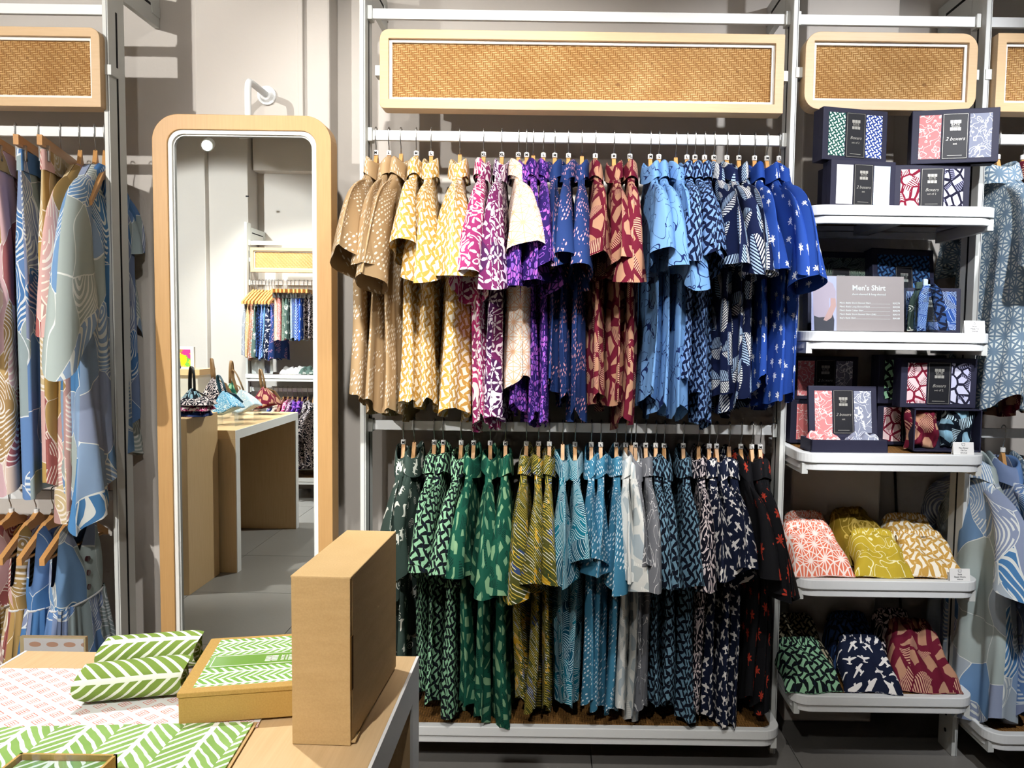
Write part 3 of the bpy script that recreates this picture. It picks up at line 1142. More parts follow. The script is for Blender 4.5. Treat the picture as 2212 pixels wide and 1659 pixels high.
MB().extrude(rrect(-hx + w2, hx - w2, mz0 + w2, mz1 - w2, 0.032, 12), 'y', MIRROR_Y - MF, MIRROR_Y - MF + 0.004).build('mirror_glass', M['mirror'], mt)
MB().extrude(rrect(-hx + 0.01, hx - 0.01, mz0 + 0.01, mz1 - 0.01, 0.06, 12), 'y', 0.05, 0.058).build('back_board', M['oak_z'], mt)
# pipe that holds it
pa, pb = at(535, 172, 2.235), at(577, 195, 2.38)
px_, pz_ = pa.x - mt.location.x, pa.z
path = [(px_, 2.235 - MF, 0.02), (px_, 2.235 - MF, pz_ - 0.03), (px_, 2.238 - MF, pz_ - 0.012), (px_, 2.246 - MF, pz_ - 0.003), (px_, 2.26 - MF, pz_), (px_, 2.382 - MF, pz_)]
MB().tube(path, 0.0095, 12).build('support_pipe', M['white'], mt, smooth=True)
m = MB()
m.tube([(px_, 2.385 - MF, pz_), (px_, 2.377 - MF, pz_)], 0.028, 20)
m.tube([(px_, 2.377 - MF, pz_), (px_, 2.368 - MF, pz_)], [0.022, 0.016], 20)
m.build('wall_flange', M['white'], mt)
MB().lathe([(0.11, 0), (0.11, 0.008), (0.02, 0.014), (0.012, 0.03)], 24, 0, (px_, 2.235 - MF, 0)).build('foot_plate', M['white'], mt)

# ------------------------------------------------------------------ ceiling lights
for i, (x, y, z, tg, w_, cone, bl, lc) in enumerate(SPOTS):
    d = (Vector(tg) - Vector((x, y, z))).normalized()
    lab = SPOT_LABELS.get(i, 'white cylindrical ceiling spotlight above and outside the photo')
    t = thing('ceiling_spotlight', lab, 'spotlight', (x, y, z), group='ceiling spotlights')
    q = d.to_track_quat('Z', 'Y')
    c = MB().lathe([(0.036, -0.12), (0.038, -0.118), (0.038, 0.0), (0.033, 0.0), (0.031, -0.012)], 24).build('lamp_body', M['white'], t, smooth=False)
    c.rotation_euler = q.to_euler()
    ln = MB().lathe([(0.0305, -0.010), (0.0305, -0.006)], 20).build('lens', M['lamp'], c)
    bk = d * -0.06
    MB().tube([bk, (bk.x, bk.y, CEIL - z)], 0.008, 10).build('stem', M['white'], t)
    MB().box(-0.05, 0.05, -0.015, 0.015, CEIL - z - 0.02, CEIL - z).build('track_adapter', M['white'], t, loc=(bk.x, bk.y, 0))


# ------------------------------------------------------------------ hangers
def hook_path(r=0.011, stem=0.066):
    pts = [(-r, 0, -0.022)]
    for k in range(9):
        a = PI - PI * k / 8
        pts.append((r * math.cos(a) * 1.0, 0, 0.0 + r * math.sin(a) * 0.75 + 0.001))
    pts += [(r, 0, -0.018), (r * 0.8, 0, -0.031), (0.002, 0, -0.044), (0, 0, -stem)]
    return pts


HOOK_ME = MB().tube(hook_path(), 0.0016, 6).mesh('hook', M['chrome'], True)
TAG_ME = MB().lathe([(0.0062, 0.0), (0.0072, 0.001), (0.0072, 0.0125), (0.0062, 0.0135)], 12, 0, (0, 0, -0.0700)).mesh('size_tag', M['paperwhite'])


def arm_mesh(name, half, drop, th=0.013, hgt=0.021, neck=-0.066, low=0.046):
    """one curved wooden hanger body; x runs along the shoulders"""
    n = 15
    m = MB()
    top, bot = [], []
    for k in range(n):
        u = -1 + 2 * k / (n - 1)
        au = abs(u)
        z = neck - low - drop * max(0.0, (au * half - 0.04) / (half - 0.04))
        pk = math.exp(-(u / 0.085) ** 2)
        zt = z + (low + 0.002) * pk
        hh = hgt * (1.15 - 0.35 * au)
        top.append((u * half, zt))
        bot.append((u * half, z - hh))
    poly = top + bot[::-1]
    m2 = MB()
    b = 0
    for s in (-1, 1):
        m2.v += [(p[0], s * th / 2, p[1]) for p in top] + [(p[0], s * th / 2, p[1]) for p in bot]
    N = n
    for k in range(N - 1):
        m2.face((k, k + 1, N + k + 1, N + k))
        m2.face((2 * N + k, 3 * N + k, 3 * N + k + 1, 2 * N + k + 1))
        m2.face((k, 2 * N + k, 2 * N + k + 1, k + 1))
        m2.face((N + k, N + k + 1, 3 * N + k + 1, 3 * N + k))
    m2.face((0, N, 3 * N, 2 * N))
    m2.face((N - 1, 3 * N - 1, 4 * N - 1, 2 * N - 1))
    return m2.mesh(name, M['hanger'])


ARM_ME = arm_mesh('shoulder_arm', 0.180, 0.102, 0.0105, 0.018, low=0.064)
ARM_KID = arm_mesh('shoulder_arm', 0.165, 0.075, 0.014, 0.024, low=0.016)
BAR_ME = MB().box(-0.19, 0.19, -0.006, 0.006, -0.093, -0.066).mesh('clip_bar', M['hanger'])
DOWEL_ME = MB().tube([(-0.15, 0, -0.165), (0.15, 0, -0.165)], 0.005, 8).mesh('trouser_bar', M['hanger'])
CLIP_ME = MB().box(-0.006, 0.006, -0.012, 0.012, -0.128, -0.086).mesh('clip', M['chrome'])


def hanger(label, x, ztop, rz, kind='shirt', size=None, group=None, y=RAIL_Y, tagged=True, flip=0.0):
    t = thing('clip_hanger' if kind == 'clip' else 'coat_hanger', label, 'hanger', (x, y, ztop), R(-90) + rz + flip, group)
    put('hook', HOOK_ME, t)
    if kind == 'clip':
        put('clip_bar', BAR_ME, t)
        for s in (-0.15, 0.15):
            put('clip', CLIP_ME, t, (s, 0, 0))
    else:
        put('shoulder_arm', ARM_KID if kind == 'kid' else ARM_ME, t)
        if kind == 'kid':
            put('trouser_bar', DOWEL_ME, t)
    if size is not None:
        g = put('size_tag', TAG_ME, t)
        if size:
            text(size, 0.0095, M['dark'], g, (0.0078, 0, -0.0670), 'size_letter', rot=(R(90), 0, R(90)), bold=0.0004)
    return t


# ------------------------------------------------------------------ shirts
def ztop_fn(ax, a0):
    return -0.112 - 0.112 * np.clip((ax - 0.04) / (a0 - 0.04), 0, 1.6)


def shirt(label, pat, x, ztop, hem, rz=0.0, thick=0.026, a0=0.205, sl=0.40, out=0.062, seed=0, group=None,
          name='hanging_shirt', cat='shirt', y=RAIL_Y, collar=True, sway=0.0, sopen=1.0, sdy=0.0, flare=0.0,
          front=0, buttons=0, flip=0.0, back_sleeve=True, hemcut=0.05, longer=0.0, wa_end=0.098, sslant=None):
    rs = np.random.RandomState(seed)
    mat = FB[pat]
    t = thing(name, label, cat, (x, y, ztop), R(-90) + rz + flip, group)
    uo, vo = rs.rand(2) * 3.0
    # body
    m, n = 30, 72
    th = np.linspace(0, 2 * PI, n, endpoint=False)
    cx = np.sign(np.cos(th)) * np.abs(np.cos(th)) ** 0.8
    sy = np.sign(np.sin(th)) * np.abs(np.sin(th)) ** 1.0
    P = np.zeros((m, n, 3))
    ph = rs.rand(8) * 6.28
    L = -hem
    for i in range(m):
        q = i / (m - 1)
        a = a0 * (1 - 0.13 * smooth01(q / 0.3) + 0.10 * q + flare * q * q)
        bth = np.maximum(thick * (0.45 + 0.55 * smooth01(q * 4)) * (1 + 0.25 * q), 0.010)
        xx = a * cx
        amp = (0.25 * thick + 0.0045) * smooth01(q * 2.2) * (0.5 + q)
        wave = (np.sin(xx * 62 + ph[0] + 1.1 * q) * 0.55 + np.sin(xx * 118 + ph[1] - 1.6 * q) * 0.32 + np.sin(xx * 33 + ph[2]) * 0.5)
        wave2 = (np.sin(xx * 57 + ph[3] - 0.9 * q) * 0.55 + np.sin(xx * 105 + ph[4] + 1.2 * q) * 0.32 + np.sin(xx * 29 + ph[5]) * 0.5)
        w = np.where(sy >= 0, wave, wave2)
        yy = bth * sy + amp * w * np.minimum(1, np.abs(sy) * 1.5 + 0.25)
        zt = ztop_fn(np.abs(xx), a0)
        zh = hem - 0.010 * np.sin(th * 3 + ph[6]) - 0.003 * np.sin(th * 7 + ph[7]) + hemcut * (np.abs(cx) ** 2 - 0.5) + longer * (cx > 0) * np.abs(cx)
        zz = zt * (1 - q) + zh * q
        xx = xx + 0.010 * q * np.sin(q * 5 + ph[6]) + 0.006 * np.sin(9 * q + ph[2]) * np.abs(cx) * q
        yy = yy + sway * q * q + 0.006 * np.sin(q * 4 + ph[1]) * q
        P[i, :, 0], P[i, :, 1], P[i, :, 2] = xx, yy, zz
    U = np.zeros((m, n + 1)); V = np.zeros((m, n + 1))
    arc = np.concatenate([[0], np.cumsum(np.hypot(np.diff(a0 * np.append(cx, cx[0])), np.diff(0.06 * np.append(sy, sy[0]))))])
    U[:] = arc[None, :] + uo
    V[:, :n] = P[:, :, 2] + vo
    V[:, n] = V[:, 0]
    ridge = P[:1].copy()
    ridge[:, :, 1] *= 0.05
    ridge[:, :, 2] += 0.005
    MB().grid(np.concatenate([ridge, P]), np.concatenate([U[:1], U]), np.concatenate([V[:1] + 0.01, V]), True).build('body', mat, t, True, recalc=False)
    # sleeves
    for s in ((1, -1) if back_sleeve else (1,)):
        k = 18
        nn = 30
        tt = np.linspace(0, 1, k)
        zs = -0.150
        e = out + rs.uniform(-0.012, 0.012)
        p0 = np.array([a0 - 0.115, -0.175])
        p1 = np.array([a0 + 0.012, -0.236])
        p2 = np.array([a0 + e, -sl + rs.uniform(-0.012, 0.012) + 0.02])
        C = ((1 - tt) ** 2)[:, None] * p0 + (2 * tt * (1 - tt))[:, None] * p1 + (tt ** 2)[:, None] * p2
        T = np.gradient(C, axis=0)
        T /= np.linalg.norm(T, axis=1)[:, None]
        Q = np.stack([-T[:, 1], T[:, 0]], 1)      # outward / upward side
        aa = np.linspace(0, 2 * PI, nn, endpoint=False)
        ca = np.cos(aa)
        sa = np.sign(np.sin(aa)) * np.abs(np.sin(aa)) ** 1.35
        SP = np.zeros((k, nn, 3))
        ph2 = rs.rand(4) * 6.28
        dy = sdy + rs.uniform(-0.008, 0.008)
        slant = rs.uniform(-0.02, 0.055) if sslant is None else sslant
        for i in range(k):
            q = tt[i]
            wa = 0.024 + (wa_end - 0.024) * (0.35 * smooth01(q * 1.8) + 0.65 * q)
            wb = thick * (0.42 + 0.78 * q ** 1.3 * sopen) + 0.003
            off = wb * sa + (0.003 + 0.006 * q) * np.sin(aa * 3 + ph2[0] + q * 2) + 0.004 * q * np.sin(aa * 5 + ph2[1])
            SP[i, :, 0] = s * (C[i, 0] + Q[i, 0] * wa * ca)
            SP[i, :, 1] = off + dy * q * q
            SP[i, :, 2] = C[i, 1] + Q[i, 1] * wa * ca
            SP[i, :, 2] -= slant * ca * q ** 3
        al = np.concatenate([[0], np.cumsum(np.linalg.norm(np.diff(C, axis=0), axis=1))])
        U = np.tile((np.linspace(0, 1, nn + 1) * 0.40)[None, :], (k, 1)) + uo + 1.3
        V = np.tile((-al)[:, None], (1, nn + 1)) + vo + 0.4
        o = MB().grid(SP, U, V, True).build('sleeve', mat, t, True, recalc=False)
    # collar
    if collar:
        nn = 28
        aa = np.linspace(0, 2 * PI, nn, endpoint=False)
        prof = [(-0.118, 1.12), (-0.095, 1.0), (-0.070, 0.93), (-0.066, 1.0), (-0.071, 1.12), (-0.092, 1.26), (-0.116, 1.36)]
        CP = np.zeros((len(prof), nn, 3))
        ry = max(0.019, thick * 0.78)
        for i, (z, r) in enumerate(prof):
            dz = 0.010 * np.sin(aa * 2 + ph[0]) * (0.4 if i < 3 else 1.0) - 0.010 * np.cos(aa)
            if i >= 5:
                dz = dz - 0.018 * np.exp(-((np.abs(aa - (PI / 2 if front >= 0 else 1.5 * PI))) / 0.5) ** 2)
            CP[i, :, 0] = 0.072 * r * np.cos(aa)
            CP[i, :, 1] = ry * r * np.sin(aa) * (1.0 + 0.12 * np.sin(aa * 3 + ph[3]))
            CP[i, :, 2] = z + dz - 0.020
        U = np.tile((np.linspace(0, 1, nn + 1) * 0.38)[None, :], (len(prof), 1)) + uo + 2.1
        V = np.tile((np.arange(len(prof)) * 0.02)[:, None], (1, nn + 1)) + vo
        MB().grid(CP, U, V, True).build('collar', mat, t, True, recalc=False)
    if buttons:
        sg = 1 if front >= 0 else -1
        for k in range(buttons):
            z = -0.19 - 0.085 * k
            q = (z + 0.088) / (hem + 0.088)
            i = int(np.clip(q * (m - 1), 0, m - 1))
            j = int(n * (0.25 if sg > 0 else 0.75))
            pp = P[i, j]
            MB().tube([(0, 0, 0), (0, sg * 0.004, 0)], 0.0065, 12).build('button', M['button'], t, loc=(pp[0], pp[1] + sg * 0.001, pp[2]))
    return t


UPPER = [
    ('tan', 'tan shirt with white dashes', [(812.8, 862, 583), (840.5, 880, 590), (866.6, 893, 640)]),
    ('yellow', 'yellow shirt with white woven print', [(899.6, 872, 572), (931.7, 876, 603), (993.6, 893, 608)]),
    ('pinkfloral', 'pink shirt with white floral scrolls', [(1045, 914, 632)]),
    ('plumfloral', 'plum shirt with white floral scrolls', [(1084.5, 906, 640)]),
    ('whitestar', 'white shirt with peach star print', [(1120.2, 830, 572)]),
    ('purple', 'purple shirt with pink pebble print', [(1138.3, 885, 630), (1152.3, 905, 620), (1174.4, 915, 612)]),
    ('navydash', 'navy shirt with pink dashes', [(1199, 840, 585), (1228.6, 862, 600), (1257.7, 896, 612)]),
    ('maroon', 'maroon shirt with tan stone print', [(1286.6, 866, 590), (1326.6, 876, 604), (1361.5, 914, 634)]),
    ('skyline', 'sky blue shirt with navy curling lines', [(1405.6, 856, 580), (1424, 886, 597), (1460.8, 892, 612)]),
    ('blueweave', 'blue shirt with woven print on navy', [(1484.8, 826, 578), (1502, 856, 592), (1523, 908, 586)]),
    ('fern', 'navy shirt with white fern leaves', [(1543, 856, 580), (1571, 882, 592), (1597, 862, 618)]),
    ('royal', 'royal blue shirt with tiny white palms', [(1631, 832, 584), (1657.7, 872, 588), (1684, 864, 622)]),
]
LOWER = [
    ('swirl', 'pine green shirt with white squiggles', [(871.7, 1480, 1262), (895, 1490, 1290)]),
    ('greenweave', 'mint shirt with woven print on black', [(938.4, 1482, 1255), (958, 1500, 1262), (996.6, 1532, 1274)]),
    ('greencrack', 'emerald shirt with pale stone print', [(1023.6, 1505, 1262), (1059.5, 1540, 1285), (1092.4, 1566, 1315)]),
    ('olive', 'olive and gold diagonal striped shirt', [(1137.6, 1500, 1278), (1163.7, 1512, 1290), (1187.3, 1522, 1270)]),
    ('teal', 'teal shirt with white hatching', [(1216, 1494, 1256), (1242.6, 1506, 1250)]),
    ('bluedash', 'sky blue shirt with white dashes', [(1278, 1498, 1245), (1298.3, 1510, 1268), (1332, 1520, 1290)]),
    ('whitecrack', 'off-white shirt with grey stone print', [(1352.3, 1516, 1250), (1363.7, 1536, 1300)]),
    ('greyline', 'grey shirt with white curling lines', [(1373.4, 1494, 1262), (1395.4, 1508, 1284)]),
    ('steelweave', 'steel blue shirt with woven print', [(1417.3, 1500, 1260), (1435.4, 1506, 1290), (1476.8, 1542, 1302)]),
    ('blackfloral', 'black shirt with white floral scrolls', [(1509.8, 1522, 1268)]),
    ('plane', 'navy shirt with white aeroplanes', [(1532.7, 1526, 1264), (1548.7, 1550, 1272), (1576, 1556, 1262)]),
    ('blackpalm', 'black shirt with small red palms', [(1601.3, 1500, 1270), (1625, 1512, 1290), (1643.4, 1522, 1312)]),
]
SIZES = ['M', 'L', None, 'M', 'L', None, 'XL', 'XL', 'XL', 'M', None, 'L', 'M', 'L', None, 'S', 'M', 'XL', 'M', 'L', None, 'L', 'M', 'L', 'M', 'L', 'M', 'S', 'M', 'L']


def row(data, ztop, rail_word, seed0):
    flat = [(p, d, h, k, len(hs)) for p, d, hs in data for k, h in enumerate(hs)]
    xs = [at(h[0], 297 if seed0 < 500 else 925, RAIL_Y).x for _, _, h, _, _ in flat]
    for i, (pat, desc, (hx_, hem_y, sl_y), k, cnt) in enumerate(flat):
        if cnt == 1:
            lab = '%s on the %s rail of the shirt rack' % (desc, rail_word)
            who = desc
        else:
            pos = ['leftmost', 'middle', 'rightmost'][k] if cnt == 3 else ['left', 'right'][k]
            lab = '%s, %s of %s on the %s rail' % (desc, pos, 'three' if cnt == 3 else 'two', rail_word)
            who = '%s %s' % (pos, desc)
        x = xs[i]
        gl = x - xs[i - 1] if i else 0.06
        gr_ = xs[i + 1] - x if i < len(xs) - 1 else 0.06
        gap = min(gl, gr_) * 0.5 + 0.25 * max(gl, gr_)
        thick = float(np.clip(gap * 0.55, 0.014, 0.032))
        rs = random.Random(seed0 + i)
        hem = at(hx_, hem_y, 2.13).z - ztop
        sl = ztop - at(hx_, sl_y, 1.94).z
        rz = R(rs.uniform(-4, 4))
        if pat == 'whitestar':
            rz, thick = R(7), 0.030
        shirt(lab, pat, x, ztop, hem, rz, thick, sl=sl, seed=seed0 + i, group='shirts on the %s rail' % rail_word,
              sway=rs.uniform(-0.012, 0.012), sopen=2.0, sdy=rs.uniform(-0.012, 0.012), a0=rs.uniform(0.192, 0.208),
              back_sleeve=True)
        sz = SIZES[i] if seed0 < 500 else SIZES[(i * 7 + 3) % 30]
        hanger('wooden hanger of the ' + who + ' on the ' + rail_word + ' rail', x, ztop, rz, 'shirt', sz,
               'wooden hangers on the %s rail' % rail_word)


row(UPPER, Z_UP, 'upper', 100)
row(LOWER, Z_LOW, 'lower', 600)


# ------------------------------------------------------------------ trousers, tunics and dresses
def hung_tube(label, pat, x, ztop, hem, rz, name, cat, group, half=0.165, thick=0.022, top=-0.098, seed=0, flare=0.06, y=RAIL_Y, flip=0.0, shift=0.0, split=False):
    rs = np.random.RandomState(seed)
    t = thing(name, label, cat, (x, y, ztop), R(-90) + rz + flip, group)
    uo, vo = rs.rand(2) * 3
    m, n = 34, 72
    th = np.linspace(0, 2 * PI, n, endpoint=False)
    cx = np.sign(np.cos(th)) * np.abs(np.cos(th)) ** 0.75
    sy = np.sign(np.sin(th)) * np.abs(np.sin(th)) ** 0.7
    ph = rs.rand(6) * 6.28
    P = np.zeros((m, n, 3))
    for i in range(m):
        q = i / (m - 1)
        a = half * (1 + flare * q)
        bth = thick * (0.45 + 0.8 * smooth01(q * 3))
        xx = a * cx
        amp = 0.008 * smooth01(q * 3) + 0.002
        w = np.sin(xx * 70 + ph[0] + q * 0.6) * 0.6 + np.sin(xx * 130 + ph[1]) * 0.3 + np.sin(xx * 38 + ph[2] - q) * 0.5
        w2 = np.sin(xx * 64 + ph[3] - q * 0.6) * 0.6 + np.sin(xx * 120 + ph[4]) * 0.3 + np.sin(xx * 35 + ph[5]) * 0.5
        P[i, :, 0] = xx + shift * q
        P[i, :, 1] = bth * sy + amp * np.where(sy >= 0, w, w2)
        zh = hem - 0.012 * np.sin(th * 2 + ph[0])
        P[i, :, 2] = top * (1 - q) + zh * q
    arc = np.concatenate([[0], np.cumsum(np.hypot(np.diff(half * np.append(cx, cx[0])), np.diff(0.05 * np.append(sy, sy[0]))))])
    U = np.tile(arc[None, :], (m, 1)) + uo
    V = np.concatenate([P[:, :, 2], P[:, :1, 2]], 1) + vo
    mat = FB[pat]
    MB().grid(P[2:], U[2:], V[2:], True).build('cloth', mat, t, True, recalc=False)
    B = P[:3].copy()
    B[:, :, 1] *= 1.12
    B[:, :, 1] += 0.0025 * np.sign(B[:, :, 1])
    MB().grid(B, U[:3] + 0.4, V[:3], True).build('waistband', mat, t, True, recalc=False)
    return t


LXS = {k: at(k, 285, RAIL_Y).x for k in (34, 84, 131, 172, 205, 226)}
SW = R(18)
gl_ = 'garments on the left upper rail'
gh_ = 'hangers on the left rack'
hung_tube('blush and mustard wave-print skirt clipped at the far left edge', 'rosewave', LXS[34], Z_UPL, at(20, 1062, 2.1).z - Z_UPL, SW, 'clipped_skirt', 'skirt', gl_, seed=11)
hung_tube('slate blue wave-print trousers clipped on the left upper rail', 'bluewave2', LXS[84], Z_UPL, at(70, 1072, 2.06).z - Z_UPL, SW, 'clipped_trousers', 'trousers', gl_, seed=12)
hung_tube('rose and mustard wave-print trousers clipped beside the blue ones', 'pinkwave', LXS[131], Z_UPL, at(120, 1050, 2.08).z - Z_UPL, SW, 'clipped_trousers', 'trousers', gl_, seed=13)
for k, w in ((34, 'blush skirt at far left'), (84, 'slate blue wave trousers'), (131, 'rose wave trousers')):
    hanger('wooden clip hanger of the %s' % w, LXS[k], Z_UPL, SW, 'clip', None, gh_)
shirt('pale blue top with loose sleeve hanging at the far left edge', 'bluewave', LXS[34] - 0.10, Z_UPL, -0.70, SW, 0.03, sl=0.60, out=0.08, seed=17, group=gl_, name='hanging_tunic', cat='tunic', collar=False)
shirt('rose and mustard draped robe on wooden hanger beside the trousers', 'pinkwave', LXS[172], Z_UPL, at(150, 1085, 2.06).z - Z_UPL, R(16), 0.030, sl=0.54, out=0.02, sslant=0.08, seed=14, group=gl_, name='hanging_robe', cat='robe', collar=False, wa_end=0.11, flare=-0.12, longer=-0.08)
shirt('long blue wave-print tunic with pointed hem beside the rack post', 'bluewave', LXS[205], Z_UPL, at(230, 1020, 2.06).z - Z_UPL, R(17), 0.044, sl=0.60, sslant=0.13, out=0.03, seed=15, group=gl_, name='hanging_tunic', cat='tunic', collar=False, wa_end=0.14, flare=0.30, longer=-0.13, hemcut=-0.04)
shirt('slate blue wave-print tunic mostly hidden behind the left rack post', 'bluewave2', LXS[226] + 0.002, Z_UPL, -0.86, R(0), 0.010, a0=0.15, sl=0.36, out=0.0, wa_end=0.06, sdy=0.0, seed=16, group=gl_, name='hanging_tunic', cat='tunic', collar=False)
for k, w in ((172, 'rose draped robe'), (205, 'long blue wave tunic'), (226, 'slate tunic by the post')):
    hanger('curved wooden hanger of the %s' % w, LXS[k], Z_UPL, SW, 'shirt', None, gh_)


def kid_dress(label, pat, pat2, x, ztop, seed, rz=0.0):
    rs = np.random.RandomState(seed)
    t = thing('child_dress', label, 'dress', (x, RAIL_Y, ztop), R(-90) + rz, 'small dresses on the left lower rail')
    uo, vo = rs.rand(2) * 3
    m, n = 16, 80
    th = np.linspace(0, 2 * PI, n, endpoint=False)
    cx = np.sign(np.cos(th)) * np.abs(np.cos(th)) ** 0.8
    sy = np.sign(np.sin(th)) * np.abs(np.sin(th)) ** 0.7
    P = np.zeros((m, n, 3))
    a = 0.125
    waist = -0.325
    xx0 = a * cx
    ax = np.abs(xx0)
    arm_z = -0.070 - 0.075 * (ax / 0.165) ** 1.25
    vdepth = np.where(sy > 0, 0.115, 0.05)
    neck = -np.clip(1 - ax / 0.062, 0, 1) * vdepth
    arm = -0.13 * smooth01((ax - 0.092) / 0.03)
    ztopv = arm_z + neck + arm + 0.004
    ph = rs.rand(6) * 6.28
    for i in range(m):
        q = i / (m - 1)
        P[i, :, 0] = xx0 * (1 - 0.08 * q)
        bth = 0.010 + 0.022 * smooth01(q * 2)
        P[i, :, 1] = bth * sy + 0.003 * np.sin(xx0 * 70 + ph[0]) * q
        P[i, :, 2] = ztopv * (1 - q) + waist * q
    arc = np.concatenate([[0], np.cumsum(np.hypot(np.diff(a * np.append(cx, cx[0])), np.diff(0.05 * np.append(sy, sy[0]))))])
    U = np.tile(arc[None, :], (m, 1)) + uo
    V = np.concatenate([P[:, :, 2], P[:, :1, 2]], 1) + vo
    MB().grid(P, U, V, True).build('bodice', FB[pat], t, True, recalc=False)
    m2 = 16
    Q = np.zeros((m2, n, 3))
    for i in range(m2):
        q = i / (m2 - 1)
        aa = a * 0.95 * (1 + 0.45 * q)
        Q[i, :, 0] = aa * cx
        Q[i, :, 1] = (0.034 + 0.02 * q) * sy + (0.003 + 0.007 * q) * np.sin(th * 22 + ph[1]) + 0.004 * np.sin(th * 9 + ph[2])
        Q[i, :, 2] = waist + 0.006 - 0.24 * q + 0.004 * np.sin(th * 11)
    V2 = np.concatenate([Q[:, :, 2], Q[:, :1, 2]], 1) + vo
    sk = MB().grid(Q, np.tile(arc[None, :] * 1.5, (m2, 1)) + uo, V2, True).build('skirt', FB[pat2], t, True, recalc=False)
    MB().tube([(0.96 * a * math.cos(k * PI / 20), 0.038 * math.sin(k * PI / 20) * 1.0, waist + 0.004) for k in range(41)], 0.003, 5).build('gathered_seam', FB['white'], sk)
    for k in range(3):
        z = -0.205 - 0.042 * k
        MB().tube([(0, 0.028, z), (0, 0.0355, z)], 0.0085, 12).build('button', M['button'], t)
    hanger('wooden hanger of the %s' % label.split(',')[0], x, ztop, rz, 'kid', '', gh_)
    return t


for px_, pat, pat2, lab in ((-20, 'pinkwave', 'rosewave', 'rose sleeveless small dress, cut off at the left edge'), (24, 'rosewave', 'pinkwave', 'rose and mustard small dress, second from the left edge'),
                            (78, 'pinkwave', 'pinkwave', 'rust and mustard small dress, beside the blue dresses'), (116, 'bluewave2', 'bluewave2', 'blue small dress, behind the front blue one'),
                            (162, 'bluewave', 'bluewave2', 'pale blue buttoned small dress, nearest the rack post')):
    kid_dress(lab, pat, pat2, at(px_, 1070, RAIL_Y).x, Z_LOWL, int(abs(px_)) + 40, R(3))

# right-hand rack
gq = 'shirts on the right edge rack'
gqh = 'hangers on the right edge rack'
for px_, pat, lab, who, zt, hem_px, bt, th_, sd in (
        (2157, 'greystar', 'grey shirt with white star print on the upper rail at right edge', 'grey star shirt', Z_UPR, (2150, 868, 2.2), 5, 0.045, 71),
        (2212, 'maroon', 'maroon shirt behind the grey star shirt at right edge', 'maroon shirt at right edge', Z_UPR, (2190, 880, 2.2), 0, 0.03, 72)):
    shirt(lab, pat, at(px_, 300, RAIL_Y).x, zt, at(*hem_px).z - zt, R(-2), th_, seed=sd, group=gq, front=-1, buttons=bt, sl=0.42)
    hanger('wooden hanger of the ' + who, at(px_, 300, RAIL_Y).x, zt, R(-2), 'shirt', '', gqh)
for px_, pat, lab, who, hem_y, bt, th_, sd in (
        (2112, 'bluewave', 'pale blue wave-print shirt with dark buttons at lower right', 'pale blue wave shirt', 1545, 5, 0.045, 73),
        (2168, 'bluewave2', 'slate wave-print shirt behind the pale blue one at lower right', 'slate wave shirt', 1530, 0, 0.03, 74),
        (2222, 'greystar', 'star-print shirt at the lower right edge behind the wave shirts', 'lower star shirt', 1530, 0, 0.03, 75)):
    xx = at(px_, 935, RAIL_Y).x
    shirt(lab, pat, xx, Z_LOWR, at(px_, hem_y, 2.12).z - Z_LOWR, R(-2), th_, seed=sd, group=gq, front=-1, buttons=bt, sl=0.42)
    hanger('wooden hanger of the ' + who, xx, Z_LOWR, R(-2), 'shirt', '', gqh)


# ------------------------------------------------------------------ gift boxes
def quad_uv(m, x0, x1, z0, z1, y, k=1.0, off=(0, 0)):
    b = len(m.v)
    m.v += [(x0, y, z0), (x1, y, z0), (x1, y, z1), (x0, y, z1)]
    m.face((b, b + 1, b + 2, b + 3), [(x0 + off[0], z0 + off[1]), (x1 + off[0], z0 + off[1]), (x1 + off[0], z1 + off[1]), (x0 + off[0], z1 + off[1])])


def slab(name, x0, x1, z0, z1, y, mat, parent, th=0.0008, off=(0, 0)):
    m = MB()
    m.extrude([(x0, z0), (x1, z0), (x1, z1), (x0, z1)], 'y', y, y - th, 0, True)
    m.uv = [[(a + off[0], c + off[1]) for a, c in u] if u else None for u in m.uv]
    return m.build(name, mat, parent)


def emblem(parent, cx, cz, s, y, mat='silver'):
    for r in (-1, 1):
        m = MB()
        for k in range(3):
            x0 = cx + (k - 1.5) * s / 3 + 0.02 * s
            z0 = cz + r * s * 0.34 - s * 0.15
            m.box(x0, x0 + s * 0.29, y - 0.0006, y, z0, z0 + s * 0.3)
        m.build('emblem', M[mat], parent)
    text('BATIK', s * 0.27, M[mat], parent, (cx, y - 0.0004, cz - s * 0.02), sx=1.1)
    text('BOUTIQUE', s * 0.13, M[mat], parent, (cx, y - 0.0004, cz - s * 0.15), sx=1.1)


